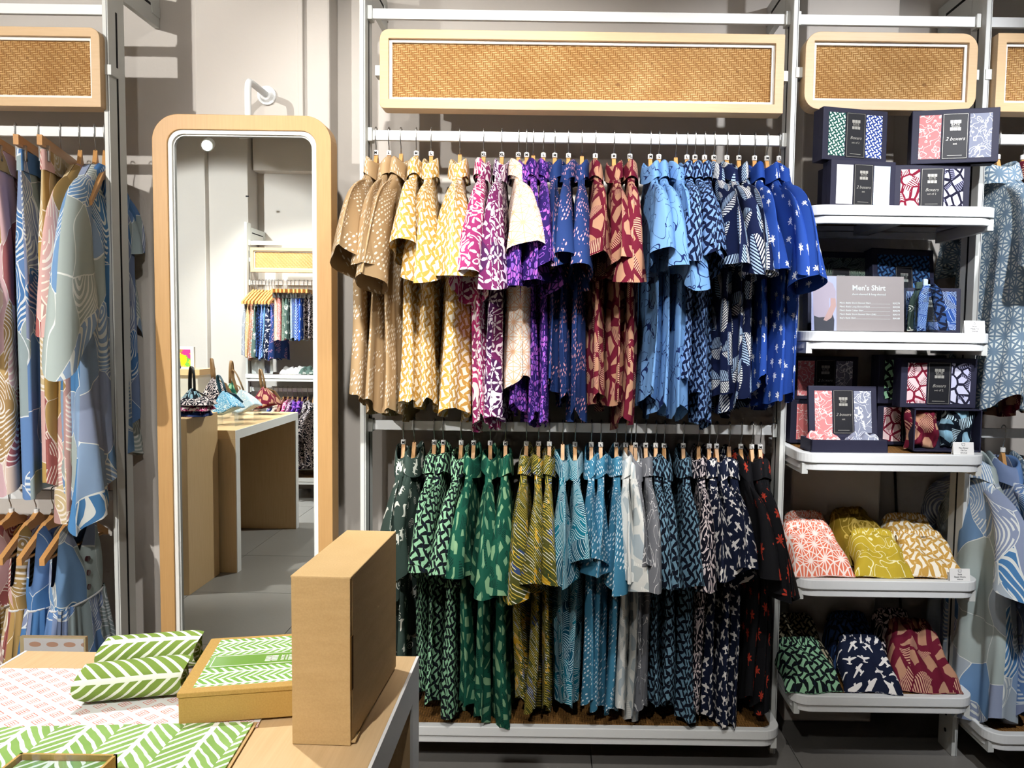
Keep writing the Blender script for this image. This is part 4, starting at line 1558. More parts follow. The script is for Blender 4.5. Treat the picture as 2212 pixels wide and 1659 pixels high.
def gift_box(label, loc, rz, w, d, h, pl, pr, lines, tilt=0.0, group='navy gift boxes', seed=0, mode='bands', name='gift_box'):
    t = thing(name, label, 'gift box', loc, rz, group, rot=(tilt, 0, rz))
    MB().box(-w / 2, w / 2, 0, d * 0.72, 0, h).build('tray', M['blackbox'], t, bevel=0.0015)
    lid = MB().box(-w / 2 - 0.0015, w / 2 + 0.0015, -0.001, d * 0.30, -0.0005 if tilt else 0, h + 0.0015).build('lid', M['blackbox'], t, bevel=0.002)
    y = -0.0012
    off = (seed * 0.37, seed * 0.21)
    if mode == 'bands':
        for s, p in ((-1, pl), (1, pr)):
            xa, xb = sorted((s * w * 0.165, s * w * 0.42))
            slab('printed_band', xa, xb, h * 0.09, h * 0.91, y, FB[p], t, off=off)
        card = slab('label_card', -w * 0.15, w * 0.15, h * 0.07, h * 0.93, y, M['blackcard'], t, 0.0012)
        ey, fr = h * 0.70, w * 0.15
    else:
        slab('printed_front', -w * 0.43, w * 0.43, h * 0.07, h * 0.93, y, FB[pl], t, off=off)
        card = slab('label_card', -w * 0.14, w * 0.14, h * 0.25, h * 0.80, y - 0.0008, M['blackcard'], t, 0.0012)
        ey, fr = h * 0.66, w * 0.14
    y2 = y - 0.0022
    zb, zt = (h * 0.085, h * 0.915) if mode == 'bands' else (h * 0.265, h * 0.785)
    o = [(-fr + 0.002, zb), (fr - 0.002, zb), (fr - 0.002, zt), (-fr + 0.002, zt)]
    i2 = [(-fr + 0.0027, zb + 0.0007), (fr - 0.0027, zb + 0.0007), (fr - 0.0027, zt - 0.0007), (-fr + 0.0027, zt - 0.0007)]
    MB().ring(o, i2, 'y', y2, y2 + 0.0004).build('border_line', M['silver'], card)
    emblem(card, 0, ey, min(w * 0.13, 0.03), y2)
    if lines:
        text(lines[0], w * 0.062, M['silver'], card, (0, y2, h * 0.42), shear=0.35)
        text(lines[1], w * 0.040, M['silver'], card, (0, y2, h * 0.34))
        MB().box(-w * 0.085, w * 0.085, y2, y2 + 0.0003, h * 0.135, h * 0.143).build('fine_print', M['silver'], card)
    return t


def ongrid(px, z, Y):
    """point on the plane y = Y at height z, in column px"""
    a, b2 = at(px, 700, Y), at(px, 900, Y)
    f = (z - a.z) / (b2.z - a.z)
    p = a + (b2 - a) * f
    return Vector((p.x, Y, z))


BOX2 = ('Boxers', 'set of 2')
BOX1 = ('2 boxers', 'set')
z1, z2, z3, z4, z5 = [z + 0.0005 for z in SHZ]
gift_box('navy gift box with glare-whitened pink and ice blue bands, lower left on top shelf', ongrid(1862, z1, 2.125), R(8), 0.185, 0.07, 0.128, 'white', 'iceline', BOX1, seed=1)  # glare put into the colour: left band white instead of pink lines
gift_box('navy gift box standing behind the glare-whitened one on top shelf', ongrid(1848, z1, 2.215), R(8), 0.185, 0.07, 0.128, 'pinkline', 'slateline', BOX1, seed=2)
gift_box('navy gift box with maroon and lilac bands, lower right on top shelf', ongrid(2010, z1, 2.135), R(-7), 0.195, 0.07, 0.122, 'boxmaroon', 'boxslate', BOX2, seed=3)
gift_box('navy gift box with green and blue woven bands, upper left on top shelf', ongrid(1845, z1 + 0.1300, 2.14), R(13), 0.195, 0.07, 0.140, 'boxgreen', 'boxblue', BOX2, seed=4)
gift_box('navy gift box with pink and slate line bands, upper right on top shelf', ongrid(2060, z1 + 0.1240, 2.115), R(-13), 0.215, 0.075, 0.142, 'pinkline', 'slateline', BOX1, seed=5)
# second shelf
gift_box('dark gift set box with sage hatched front behind the price card', ongrid(1815, z2, 2.27), R(4), 0.195, 0.06, 0.235, 'greenhatch', None, None, R(-4), seed=6, mode='full')
gift_box('dark gift set box with blue woven front, tallest on second shelf', ongrid(1955, z2, 2.25), R(12), 0.200, 0.06, 0.245, 'boxnavyweave', None, ('Gift Set', ' '), R(-6), seed=7, mode='full')
gift_box('grey gift box with blue hatched front behind the neckties', ongrid(2010, z2, 2.17), R(-3), 0.160, 0.055, 0.125, 'bluehatch', None, None, R(-4), seed=8, mode='full')
# third shelf
gift_box('dark gift box with pink and grey line bands at the back of third shelf', ongrid(1780, z3 + 0.130, 2.26), R(6), 0.200, 0.07, 0.125, 'pinkline', 'slateline', BOX1, seed=9)
gift_box('dark gift box at the bottom of the left pile on third shelf', ongrid(1780, z3, 2.26), R(4), 0.205, 0.08, 0.128, 'pinkline', 'slateline', None, seed=10)
gift_box('open gift box lid with pink and grey line bands leaning above its tray', ongrid(1822, z3 + 0.030, 2.165), R(3), 0.195, 0.022, 0.145, 'pinkline', 'slateline', BOX1, R(-8), seed=11)
gift_box('dark gift box with maroon and lilac bands, upper right on third shelf', ongrid(2025, z3 + 0.1205, 2.135), R(-2), 0.205, 0.08, 0.137, 'boxmaroon', 'boxslate', BOX2, seed=12)
gift_box('dark gift box with green woven band half hidden on third shelf', ongrid(1968, z3 + 0.123, 2.235), R(4), 0.200, 0.07, 0.140, 'greenweave', 'boxblue', BOX2, seed=13)
gift_box('dark gift box under the green banded one on third shelf', ongrid(1968, z3, 2.245), R(2), 0.205, 0.08, 0.122, 'boxmaroon', 'boxslate', None, seed=14)


def open_tray(label, loc, rz, w, d, h, upright=False):
    t = thing('open_gift_tray', label, 'gift tray', loc, rz, 'navy gift boxes', rot=(R(90) if upright else 0, 0, rz))
    th = 0.004
    MB().box(-w / 2, w / 2, 0, d, 0, th).build('base', M['blackbox'], t)
    for nm, bx in (('side_wall', (-w / 2, -w / 2 + th, 0, d)), ('side_wall', (w / 2 - th, w / 2, 0, d)), ('end_wall', (-w / 2, w / 2, 0, th)), ('end_wall', (-w / 2, w / 2, d - th, d))):
        MB().box(*bx, th, h).build(nm, M['blackbox'], t, bevel=0.001)
    return t


def fold(label, pat, loc, rz, w, d, h, group, seed=0, rise=0.0, taper=0.0, name='folded_shorts', cat='shorts', lump=1.0, tiltx=0.0, band=True):
    """a soft folded garment; front edge at local y = 0"""
    rs = np.random.RandomState(seed + 900)
    t = thing(name, label, cat, loc, rz, group, rot=(tiltx, 0, rz))
    m, n = 22, 26
    ph = rs.rand(8) * 6.28
    uo, vo = rs.rand(2) * 3
    s = np.linspace(-1, 1, n)
    q = np.linspace(0, 1, m)
    SS, QQ = np.meshgrid(s, q)
    wv = w * (1 - taper * QQ) / 2
    X = SS * wv + 0.004 * np.sin(QQ * 7 + ph[0])
    Y = QQ * d + 0.006 * np.sin(SS * 4 + ph[1]) * (1 - QQ)
    ex = (1 - np.abs(SS) ** 6)
    ey = (1 - np.abs(2 * QQ - 1) ** 8)
    prof = np.clip(ex * ey, 0, 1) ** 0.5
    bump = lump * (0.004 * np.sin(SS * 5 + ph[2] + 3 * QQ) + 0.003 * np.sin(SS * 11 + ph[3] - 2 * QQ) + 0.003 * np.sin(QQ * 13 + ph[4] + SS * 2))
    base = rise * QQ
    ZT = base + 0.004 + (h * (0.55 + 0.45 * smooth01(QQ * 1.4)) + bump) * prof
    ZB = np.maximum(base * 0.9, 0.0) + 0.0008 * (1 - prof)
    top = np.stack([X, Y, ZT], 2)
    bot = np.stack([X, Y, np.minimum(ZB, ZT)], 2)
    U = SS * w / 2 + uo
    V = QQ * d * 1.1 + vo
    mb = MB().grid(top, U, V).grid(bot[:, ::-1], U[:, ::-1] + 0.2, V[:, ::-1])
    # skirt between the two sheets
    idx = [(0, j) for j in range(n)] + [(i, n - 1) for i in range(1, m)] + [(m - 1, j) for j in range(n - 2, -1, -1)] + [(i, 0) for i in range(m - 2, 0, -1)]
    ring = np.array([[top[i, j] for i, j in idx], [bot[i, j] for i, j in idx]])
    al = np.arange(len(idx) + 1) * 0.01
    mb.grid(ring, np.tile(al, (2, 1)) + uo, np.stack([np.zeros_like(al), np.zeros_like(al) - h * 0.5]) + vo, True)
    mb.build('folded_cloth', FB[pat], t, True)
    if band:
        k = 60
        ss = np.linspace(-0.9, 0.9, k)
        rows = []
        for j, (dy, dz) in enumerate(((0.74, 0.002), (0.80, 0.011), (0.88, 0.012), (0.95, 0.003))):
            wq = w * (1 - taper * dy) / 2
            rows.append(np.stack([ss * wq, np.full(k, dy * d), rise * dy + h * 0.98 * (1 - np.abs(ss) ** 6) ** 0.5 + dz + 0.0022 * np.sin(ss * 95 + ph[5] + j * 0.3)], 1))
        BP = np.array(rows)
        MB().grid(BP, np.tile(ss * w, (4, 1)) + uo, np.tile(np.arange(4)[:, None] * 0.01, (1, k)) + vo + 0.5).build('gathered_waistband', FB[pat], t, True, recalc=False)
    return t


gf = 'folded shorts on the shelves'
open_tray('open dark gift tray holding pink and grey boxers on third shelf', ongrid(1835, z3, 2.078), R(2), 0.212, 0.085, 0.034)
fold('pink folded boxers lying in the open gift tray', 'pinkline', ongrid(1790, z3 + 0.006, 2.09), R(2), 0.088, 0.068, 0.038, 'boxers in the gift trays', 31, name='folded_boxers', cat='boxers', band=False)
fold('grey folded boxers lying in the open gift tray', 'slateline', ongrid(1878, z3 + 0.006, 2.09), R(2), 0.094, 0.068, 0.034, 'boxers in the gift trays', 32, name='folded_boxers', cat='boxers', band=False)
open_tray('upright open gift tray showing red and blue boxers', ongrid(2026, z3, 2.165), R(0), 0.188, 0.119, 0.05, True)
fold('maroon folded boxers with tan stone print in the upright tray', 'maroon', ongrid(1986, z3 + 0.007, 2.158), R(0), 0.088, 0.110, 0.026, 'boxers in the gift trays', 33, name='folded_boxers', cat='boxers', tiltx=R(90), band=False, lump=1.4)
fold('navy folded boxers with ice stone print in the upright tray', 'bluecrack', ongrid(2061, z3 + 0.007, 2.158), R(0), 0.088, 0.110, 0.026, 'boxers in the gift trays', 34, name='folded_boxers', cat='boxers', tiltx=R(90), band=False, lump=1.4)

for lab, pat, px_, z, Y, rz, w, d, h, rise, tp, sd in (
        ('orange folded shorts with white stars at front of fourth shelf', 'orangestar', 1782, z4, 2.085, 4, 0.175, 0.16, 0.050, 0.075, 0.25, 41),
        ('orange folded shorts with white stars lying behind the front pair', 'orangestar', 1770, z4, 2.205, 6, 0.150, 0.13, 0.070, 0.060, 0.1, 42),
        ('mustard folded shorts with pale scrolls at front of fourth shelf', 'mustardleaf', 1915, z4, 2.085, -4, 0.160, 0.15, 0.052, 0.050, 0.2, 43),
        ('shade-darkened mustard folded shorts with pale scrolls behind the mustard pair', 'mustardshade', 1885, z4, 2.205, 14, 0.165, 0.14, 0.090, 0.050, 0.2, 44),
        ('yellow folded shorts with white woven print at front of fourth shelf', 'yellow', 2020, z4, 2.090, -3, 0.165, 0.14, 0.052, 0.050, 0.15, 45),
        ('yellow folded shorts with white woven print behind the front pair', 'yellow', 1990, z4, 2.215, 3, 0.170, 0.12, 0.076, 0.050, 0.1, 46),
        ('mint folded shorts with woven print at front of lowest shelf', 'greenweave', 1762, z5, 2.075, 4, 0.165, 0.16, 0.050, 0.050, 0.2, 47),
        ('cream folded shorts with black woven print on lowest shelf', 'creamweave', 1745, z5, 2.205, 8, 0.165, 0.14, 0.082, 0.050, 0.1, 48),
        ('navy folded shorts with white aeroplanes on lowest shelf', 'plane', 1885, z5, 2.08, -6, 0.160, 0.16, 0.050, 0.060, 0.2, 49),
        ('blue folded shorts with woven print behind the aeroplane pair', 'navyweave', 1855, z5, 2.215, 0, 0.150, 0.12, 0.094, 0.050, 0.1, 50),
        ('charcoal folded shorts half hidden behind the maroon pair', 'blackfloral', 1950, z5, 2.235, 0, 0.140, 0.11, 0.100, 0.050, 0.1, 51),
        ('crumpled maroon folded shorts with tan stone print on lowest shelf', 'maroon', 2005, z5, 2.085, -5, 0.185, 0.18, 0.070, 0.085, 0.3, 52)):
    fold(lab, pat, ongrid(px_, z, Y), R(rz), w, d, h, gf, sd, rise, tp, lump=2.4 if sd == 52 else 1.2)


# ------------------------------------------------------------------ price card and tags
def sign_holder():
    Y = 2.082
    a, b2 = ongrid(1752, z2, Y), ongrid(1962, z2, Y)
    w = b2.x - a.x
    h = 0.158
    t = thing('price_card_holder', 'clear acrylic holder with mauve mens shirt price card on second shelf', 'price card', ((a.x + b2.x) / 2, Y, z2), rot=(R(-6), 0, 0))
    MB().box(-w / 2, w / 2, -0.0015, 0.0, 0, h).build('acrylic_front', M['acrylic'], t)
    MB().box(-w / 2, w / 2, 0.0035, 0.005, 0, h).build('acrylic_back', M['acrylic'], t)
    MB().box(-w / 2, w / 2, 0.0, 0.05, 0, 0.0018).build('acrylic_foot', M['acrylic'], t)
    cw, ch = w * 0.955, h * 0.955
    card = MB().box(-w / 2 + 0.001, -w / 2 + 0.001 + cw, 0.0008, 0.0016, 0.001, ch).build('card', plain('mauve_card', '#a3928f', 0.5, 0.4, 0, 0.01), t)
    x0 = -w / 2 + 0.001
    y = 0.0007
    pw = cw * 0.27

    def flat(nm, pts, col, dy):
        MB().extrude([(x0 + p[0] * pw, p[1] * ch) for p in pts], 'y', y - dy, y - dy + 0.0001).build(nm, plain(nm + '_ink', col, 0.5, 0.4, 0, 0.02), card)
    flat('photo_sky', [(0, 0.01), (1, 0.01), (1, 0.99), (0, 0.99)], '#b9b6dc', 0.0001)
    flat('photo_trousers', [(0.12, 0.01), (0.90, 0.01), (0.92, 0.20), (0.85, 0.32), (0.10, 0.30)], '#3a3640', 0.0002)
    flat('photo_shirt', [(0.08, 0.28), (0.30, 0.245), (0.70, 0.26), (0.72, 0.60), (0.97, 0.58), (0.98, 0.72), (0.86, 0.86), (0.55, 0.93), (0.30, 0.92), (0.06, 0.80)], '#b9a4b2', 0.0003)
    flat('photo_arm', [(0.76, 0.60), (0.97, 0.59), (0.99, 0.45), (0.80, 0.24), (0.60, 0.18), (0.48, 0.20), (0.58, 0.29), (0.76, 0.46)], '#c69b94', 0.0004)
    flat('photo_neck', [(0.18, 0.99), (0.48, 0.99), (0.42, 0.90), (0.32, 0.86), (0.26, 0.91)], '#c69b94', 0.0004)
    W = M['paperwhite']
    tx = x0 + cw * 0.62
    text("Men's Shirt", 0.0200, W, card, (tx, y - 0.0002, ch * 0.745), bold=0.0002)
    text('short-sleeved & long-sleeved', 0.0078, W, card, (tx, y - 0.0002, ch * 0.655))
    for k, (s, p_) in enumerate((("Men's Batik Short-Sleeved Shirt", 'RM279'), ("Men's Batik Long-Sleeved Shirt", 'RM299'), ("Men's Batik Cuban Shirt", 'RM279'),
                                 ("Men's Batik Short-Sleeved Shirt (Silk)", 'RM319'), ("Boy's Batik Shirt", 'RM189'))):
        z = ch * (0.50 - 0.068 * k)
        o = text(s, 0.0066, W, card, (x0 + cw * 0.305, y - 0.0002, z), align='LEFT')
        text(p_, 0.0066, W, card, (x0 + cw * 0.955, y - 0.0002, z), align='RIGHT')
        xe = x0 + cw * 0.305 + max(v.co.x for v in o.data.vertices) + 0.001
        MB().box(xe, x0 + cw * 0.85, y - 0.0003, y - 0.0001, z, z + 0.0005).build('leader_line', W, card)
    return t


sign_holder()
ac = thing('acrylic_stand', 'small clear acrylic stand left of the price card', 'acrylic stand', ongrid(1728, z2, 2.14))
MB().box(-0.028, 0.028, 0, 0.002, 0, 0.095).build('upright_sheet', M['acrylic'], ac)
MB().box(-0.028, 0.028, 0.002, 0.05, 0, 0.002).build('foot_sheet', M['acrylic'], ac)


def tent_tag(label, px, z, Y, l1, l2, l3, icon):
    t = thing('price_tag', label, 'price tag', ongrid(px, z, Y), group='small price tags on the shelves', rot=(R(-10), 0, 0))
    w, h = 0.056, 0.034
    c = MB().box(-w / 2, w / 2, 0, 0.0008, 0, h).build('card', M['paperwhite'], t)
    MB().box(-w / 2, w / 2, 0.001, 0.0018, 0, h * 0.99).build('rear_leaf', M['paperwhite'], t, rot=(R(22), 0, 0), loc=(0, 0.012, -0.0022))
    for s, sz, f in ((l1, 0.0058, 0.48), (l2, 0.0058, 0.29), (l3, 0.0044, 0.10)):
        text(s, sz, M['ink'], c, (0, -0.0004, h * f))
    if icon == 'tie':
        o, i2 = [(0, 0.031), (0.0025, 0.024), (0, 0.0215), (-0.0025, 0.024)], [(0, 0.0295), (0.0018, 0.024), (0, 0.0225), (-0.0018, 0.024)]
    else:
        o, i2 = [(-0.005, 0.031), (0.005, 0.031), (0.004, 0.024), (-0.004, 0.024)], [(-0.0042, 0.0302), (0.0042, 0.0302), (0.0033, 0.0248), (-0.0033, 0.0248)]
    MB().ring(o, i2, 'y', -0.0006, -0.0002).build('icon', M['ink'], c)


tent_tag('small white price tag for neckties on second shelf', 2106, z2, 2.072, 'Batik', 'Neck Tie', 'RM49.00', 'tie')
tent_tag('small white price tag for boxer gift set on third shelf', 2082, z3, 2.066, 'Man Boxer', 'Gift Set', 'RM129.00', 'box')
tent_tag('small white price tag for boxer shorts on fourth shelf', 2074, z4, 2.066, 'Batik', 'Boxer Shorts', 'RM59.00', 'box')

# neckties in a clear tube
tb = ongrid(1995, z2, 2.105)
tt_ = thing('acrylic_tube', 'clear acrylic tube holding rolled neckties on second shelf', 'holder', tb)
m = MB()
nn = 28
ou = [(0.026 * math.cos(2 * PI * k / nn), 0.026 * math.sin(2 * PI * k / nn)) for k in range(nn)]
iu = [(0.0245 * math.cos(2 * PI * k / nn), 0.0245 * math.sin(2 * PI * k / nn)) for k in range(nn)]
m.ring(ou, iu, 'z', 0, 0.128)
m.build('tube_wall', M['acrylic'], tt_, smooth=False)
MB().extrude(ou, 'z', 0, 0.002).build('tube_base', M['acrylic'], tt_)


def tie(label, pat, pts, w, seed):
    t = thing('necktie', label, 'necktie', tb, group='neckties in the clear tube')
    pts = [Vector(p) for p in pts]
    k = 24
    C = []
    for i in range(k):
        u = i / (k - 1) * (len(pts) - 1)
        a = min(int(u), len(pts) - 2)
        f = u - a
        f = f * f * (3 - 2 * f) if False else f
        C.append(pts[a].lerp(pts[a + 1], f))
    rows = []
    for i, c in enumerate(C):
        ww = w * (0.5 + 0.5 * min(1, i / 8))
        rows.append([(c.x + ww * math.cos(a), c.y + 0.004 * math.sin(a) + 0.003 * math.sin(a * 3 + i * 0.4), c.z) for a in np.linspace(0, 2 * PI, 14, endpoint=False)])
    P = np.array(rows)
    U = np.tile(np.linspace(0, w * 4.2, 15), (k, 1)) + seed
    V = np.tile(np.arange(k)[:, None] * 0.008, (1, 15))
    MB().grid(P, U, V, True).build('silk', FB[pat], t, True, recalc=False)
    MB().box(C[0].x - 0.010, C[0].x + 0.010, C[0].y - 0.006, C[0].y + 0.006, C[0].z - 0.010, C[0].z + 0.010).build('knot', FB[pat], t, bevel=0.003)


tie('black necktie with white hatching upright in the clear tube', 'bluehatch', [(0.004, 0.004, 0.136), (-0.004, -0.002, 0.10), (-0.006, 0.0, 0.05), (-0.006, 0.0, 0.004)], 0.013, 1)
tie('dark woven necktie drooping right over the clear tube', 'navyweave', [(0.012, 0.004, 0.138), (0.030, 0.004, 0.120), (0.040, 0.002, 0.07), (0.056, 0.0, 0.006)], 0.015, 2)
tie('black necktie behind the others in the clear tube', 'swirl', [(-0.012, 0.012, 0.128), (-0.020, 0.022, 0.09), (-0.018, 0.034, 0.04), (-0.018, 0.036, 0.004)], 0.012, 3)


# ------------------------------------------------------------------ foreground table
ZT_ = 0.73
cr, cl = on_z(905, 1418, ZT_), on_z(55, 1405, ZT_)
TX0, TX1, TY1, TY0 = cl.x, cr.x, (cr.y + cl.y) / 2, 0.20


def waterfall_table(label, x0, x1, y0, y1, z, group=None, name='display_table', th=0.05):
    t = thing(name, label, 'table', ((x0 + x1) / 2, (y0 + y1) / 2, 0), group=group)
    hx, hy = (x1 - x0) / 2, (y1 - y0) / 2
    e = 0.004
    MB().box(-hx + e, hx - e, -hy, hy, z - th, z).build('table_top', M['oak_y'], t, bevel=0.001)
    for s in (-1, 1):
        ya, yb = sorted((s * hy, s * (hy - th)))
        MB().box(-hx + e, hx - e, ya, yb, 0, z - th - 0.0005).build('end_panel', M['oak_z'], t, bevel=0.001)
        xa, xb = sorted((s * hx, s * (hx - e)))
        m = MB()
        m.box(xa, xb, -hy, hy, z - th, z)
        m.box(xa, xb, -hy, -hy + th, 0, z - th)
        m.box(xa, xb, hy - th, hy, 0, z - th)
        m.build('white_edging', M['white'], t)
    MB().box(-hx + 0.03, -hx + 0.05, -hy + th, hy - th, 0.02, z - th).build('modesty_panel', M['oak_z'], t)
    return t


waterfall_table('oak display table with white edges in the foreground', TX0, TX1, TY0, TY1, ZT_)
zt = ZT_ + 0.0006


def sheet(name, label, cat, pxs, z, mat, th, nx=24, ny=14, wob=0.0, ang=0.0, group=None):
    """a thin sheet on the table between four pixel corners (far-left, far-right, near-right, near-left)"""
    c = [on_z(p[0], p[1], z) for p in pxs]
    o = c[0]
    t = thing(name, label, cat, (o.x, o.y, z), group=group)
    rs = np.random.RandomState(3)
    P = np.zeros((ny, nx, 3)); U = np.zeros((ny, nx)); V = np.zeros((ny, nx))
    for i in range(ny):
        for j in range(nx):
            q, s = i / (ny - 1), j / (nx - 1)
            p = (c[0] * (1 - s) + c[1] * s) * (1 - q) + (c[3] * (1 - s) + c[2] * s) * q
            P[i, j] = (p.x - o.x, p.y - o.y, th + wob * abs(math.sin(p.x * 41 + p.y * 23) * math.sin(p.y * 37 - p.x * 11)))
            U[i, j], V[i, j] = p.x, p.y
    mb = MB().grid(P, U, V)
    B = P.copy(); B[:, :, 2] = 0
    mb.grid(B[:, ::-1], U, V)
    for row_ in (0, ny - 1):
        mb.grid(np.stack([P[row_], B[row_]]), np.stack([U[row_]] * 2), np.stack([V[row_]] * 2))
    for col_ in (0, nx - 1):
        mb.grid(np.stack([P[:, col_], B[:, col_]]), np.stack([U[:, col_]] * 2), np.stack([V[:, col_]] * 2))
    mb.build('sheet', mat, t, wob > 0)
    return t


sheet('tissue_paper', 'white tissue paper printed with small peach squares on the table', 'tissue paper', [(-160, 1446), (618, 1446), (556, 1572), (-160, 1590)], zt, M['tissue'], 0.0012, wob=0.0012)
cl_ = sheet('leaf_print_cloth', 'green and white leaf-print cloth spread on the table front', 'cloth', [(-200, 1578), (548, 1563), (470, 1690), (-260, 1690)], zt + 0.0026, FB['leaf'], 0.0022)
sheet('kraft_board', 'thin brown board under the leaf-print cloth', 'board', [(-200, 1577), (556, 1562), (478, 1692), (-260, 1692)], zt + 0.0012, M['kraft'], 0.0012)


def roll(label, pat, pa, pb, rad, seed, twist=0.0):
    a, b2 = on_z(pa[0], pa[1], zt), on_z(pb[0], pb[1], zt)
    L = (b2 - a).length
    rz = math.atan2(b2.y - a.y, b2.x - a.x)
    t = thing('cloth_roll', label, 'cloth roll', (a.x, a.y, zt + 0.0030), rz, 'rolled leaf-print cloths')
    n, m = 48, 20
    rs = np.random.RandomState(seed)
    ph = rs.rand(4) * 6.28
    th = np.linspace(0, 2 * PI, n, endpoint=False)
    P = np.zeros((m, n, 3))
    for i in range(m):
        q = i / (m - 1)
        r = rad * (1 + 0.02 * np.sin(th * 2 + ph[0] + q * 3) + 0.012 * np.sin(th * 5 + ph[1] - q * 4))
        r = r * (1 - 0.10 * math.exp(-min(q, 1 - q) * 26))
        P[i, :, 0] = q * L - 0.004 * np.cos(th * 2) * math.exp(-min(q, 1 - q) * 20)
        P[i, :, 1] = r * np.cos(th) * 1.08
        P[i, :, 2] = rad * 0.92 + r * np.sin(th) * 0.92
    P[:, :, 2] = np.maximum(P[:, :, 2], 0.0005)
    U = np.tile((np.arange(n + 1) / n * 2 * PI * rad)[None, :], (m, 1)) + (0.053 if seed == 1 else 0.070)
    V = np.tile((np.linspace(0, L, m))[:, None], (1, n + 1)) + 0.03 * seed
    MB().grid(P, U, V, True).build('outer_layer', FB[pat], t, True, recalc=False)
    # spiral ends
    for e, xx in ((0, 0.004), (1, L - 0.004)):
        k = 90
        A = []
        for j in range(k):
            a_ = j / (k - 1) * 2 * PI * 4.2
            r = rad * (0.985 - 0.85 * j / (k - 1))
            A.append((r * math.cos(a_) * 1.05, rad * 0.92 + r * math.sin(a_) * 0.92))
        Q = np.zeros((2, k, 3))
        for j, (yy, zz) in enumerate(A):
            Q[0, j] = (xx, yy, max(zz, 0.001)); Q[1, j] = (xx + (0.03 if e == 0 else -0.03), yy, max(zz, 0.001))
        MB().grid(Q, np.tile(np.arange(k) * 0.004, (2, 1)), np.tile(np.array([[0], [0.03]]), (1, k))).build('inner_coil', FB[pat], t, True, recalc=False)
    return t


roll('rolled green leaf-print cloth lying in front on the tissue paper', 'leafroll', (176, 1519), (406, 1497), 0.0262, 1)
roll('rolled green leaf-print cloth lying behind the front roll', 'leafroll', (226, 1452), (434, 1438), 0.0262, 2)

# flat gift box with leaf lid
fa, fb_ = on_z(386, 1572, zt), on_z(625, 1553, zt)
rz = math.atan2(fb_.y - fa.y, fb_.x - fa.x)
t = thing('leaf_lid_box', 'flat kraft box with green leaf-print lid and label on the table', 'box', (fa.x, fa.y, zt + 0.003), rz)
bw, bd, bh = 0.215, 0.172, 0.041
MB().box(0, bw, 0, bd, 0, bh - 0.006).build('base', M['kraftgold'], t, bevel=0.001)
lid = MB().box(-0.0015, bw + 0.0015, -0.0015, bd + 0.0015, bh - 0.0065, bh).build('lid', M['kraftgold'], t, bevel=0.0012)
m = MB().extrude([(0.014, 0.012), (bw - 0.014, 0.012), (bw - 0.014, bd - 0.008), (0.014, bd - 0.008)], 'z', bh, bh + 0.0004, 0, True)
m.uv = [[(c[1], c[0]) for c in u] if u else None for u in m.uv]
m.build('leaf_print', FB['leafbox'], lid)
gm = plain('green_label', '#6fa03c', 0.16, 0.7, 0, 0.02)
lb = MB().box(0.016, 0.150, 0.066, 0.106, bh + 0.0005, bh + 0.0010).build('label_band', gm, lid)
MB().ring([(0.020, 0.069), (0.147, 0.069), (0.147, 0.103), (0.020, 0.103)], [(0.021, 0.070), (0.146, 0.070), (0.146, 0.102), (0.021, 0.102)], 'z', bh + 0.001, bh + 0.0013).build('label_border', M['paperwhite'], lid)
for cx in (0.096, 0.126):
    m = MB()
    for k in range(4):
        m.box(cx - 0.008, cx + 0.008, 0.0775 + k * 0.0048, 0.0775 + k * 0.0048 + 0.0022, bh + 0.001, bh + 0.0013)
    m.box(cx - 0.001, cx + 0.001, 0.0775, 0.0945, bh + 0.001, bh + 0.0013)
    m.build('emblem', M['paperwhite'], lid)
text('BATIK', 0.0062, M['paperwhite'], lid, (0.1125, 0.086, bh + 0.0012), rot=(0, 0, R(90)))
text('BOUTIQUE', 0.0032, M['paperwhite'], lid, (0.1165, 0.086, bh + 0.0012), rot=(0, 0, R(90)))

# upright kraft box
qa, qb, qc = on_z(632, 1606, zt), on_z(762, 1606, zt), on_z(857, 1441, zt)
t = thing('kraft_mailer_box', 'upright kraft cardboard box standing at the table corner', 'box', (qa.x, qa.y, zt), math.atan2(-(qc.x - qb.x), qc.y - qb.y))
bw, bd = qb.x - qa.x, (qc - qb).length
bh = at(640, 1243, qa.y).z - zt
MB().box(0.001, bw - 0.0015, 0.001, bd - 0.001, 0.0, bh - 0.003).build('carton', M['kraft'], t, bevel=0.0012)
m = MB().box(0.0, bw - 0.001, -0.0012, 0.0012, 0.0, bh - 0.001)
m.build('front_panel', M['kraft'], t, bevel=0.0008)
MB().box(-0.001, bw, -0.001, bd, bh - 0.003, bh).build('top_panel', M['kraft'], t, bevel=0.0012)
MB().box(bw - 0.0018, bw, 0.004, bd, 0.003, bh - 0.003).build('side_panel', M['kraft'], t, bevel=0.0006)
MB().box(bw - 0.0012, bw + 0.0006, -0.0016, 0.006, bh * 0.33, bh * 0.65).build('thumb_slot', plain('slot_brown', '#5d4320', 0.9, 0.1), t)
MB().box(0.03, bw + 0.004, -0.003, 0.02, 0.0, 0.0022).build('loose_flap', M['kraft'], t, rot=(0, R(-2), R(4)))

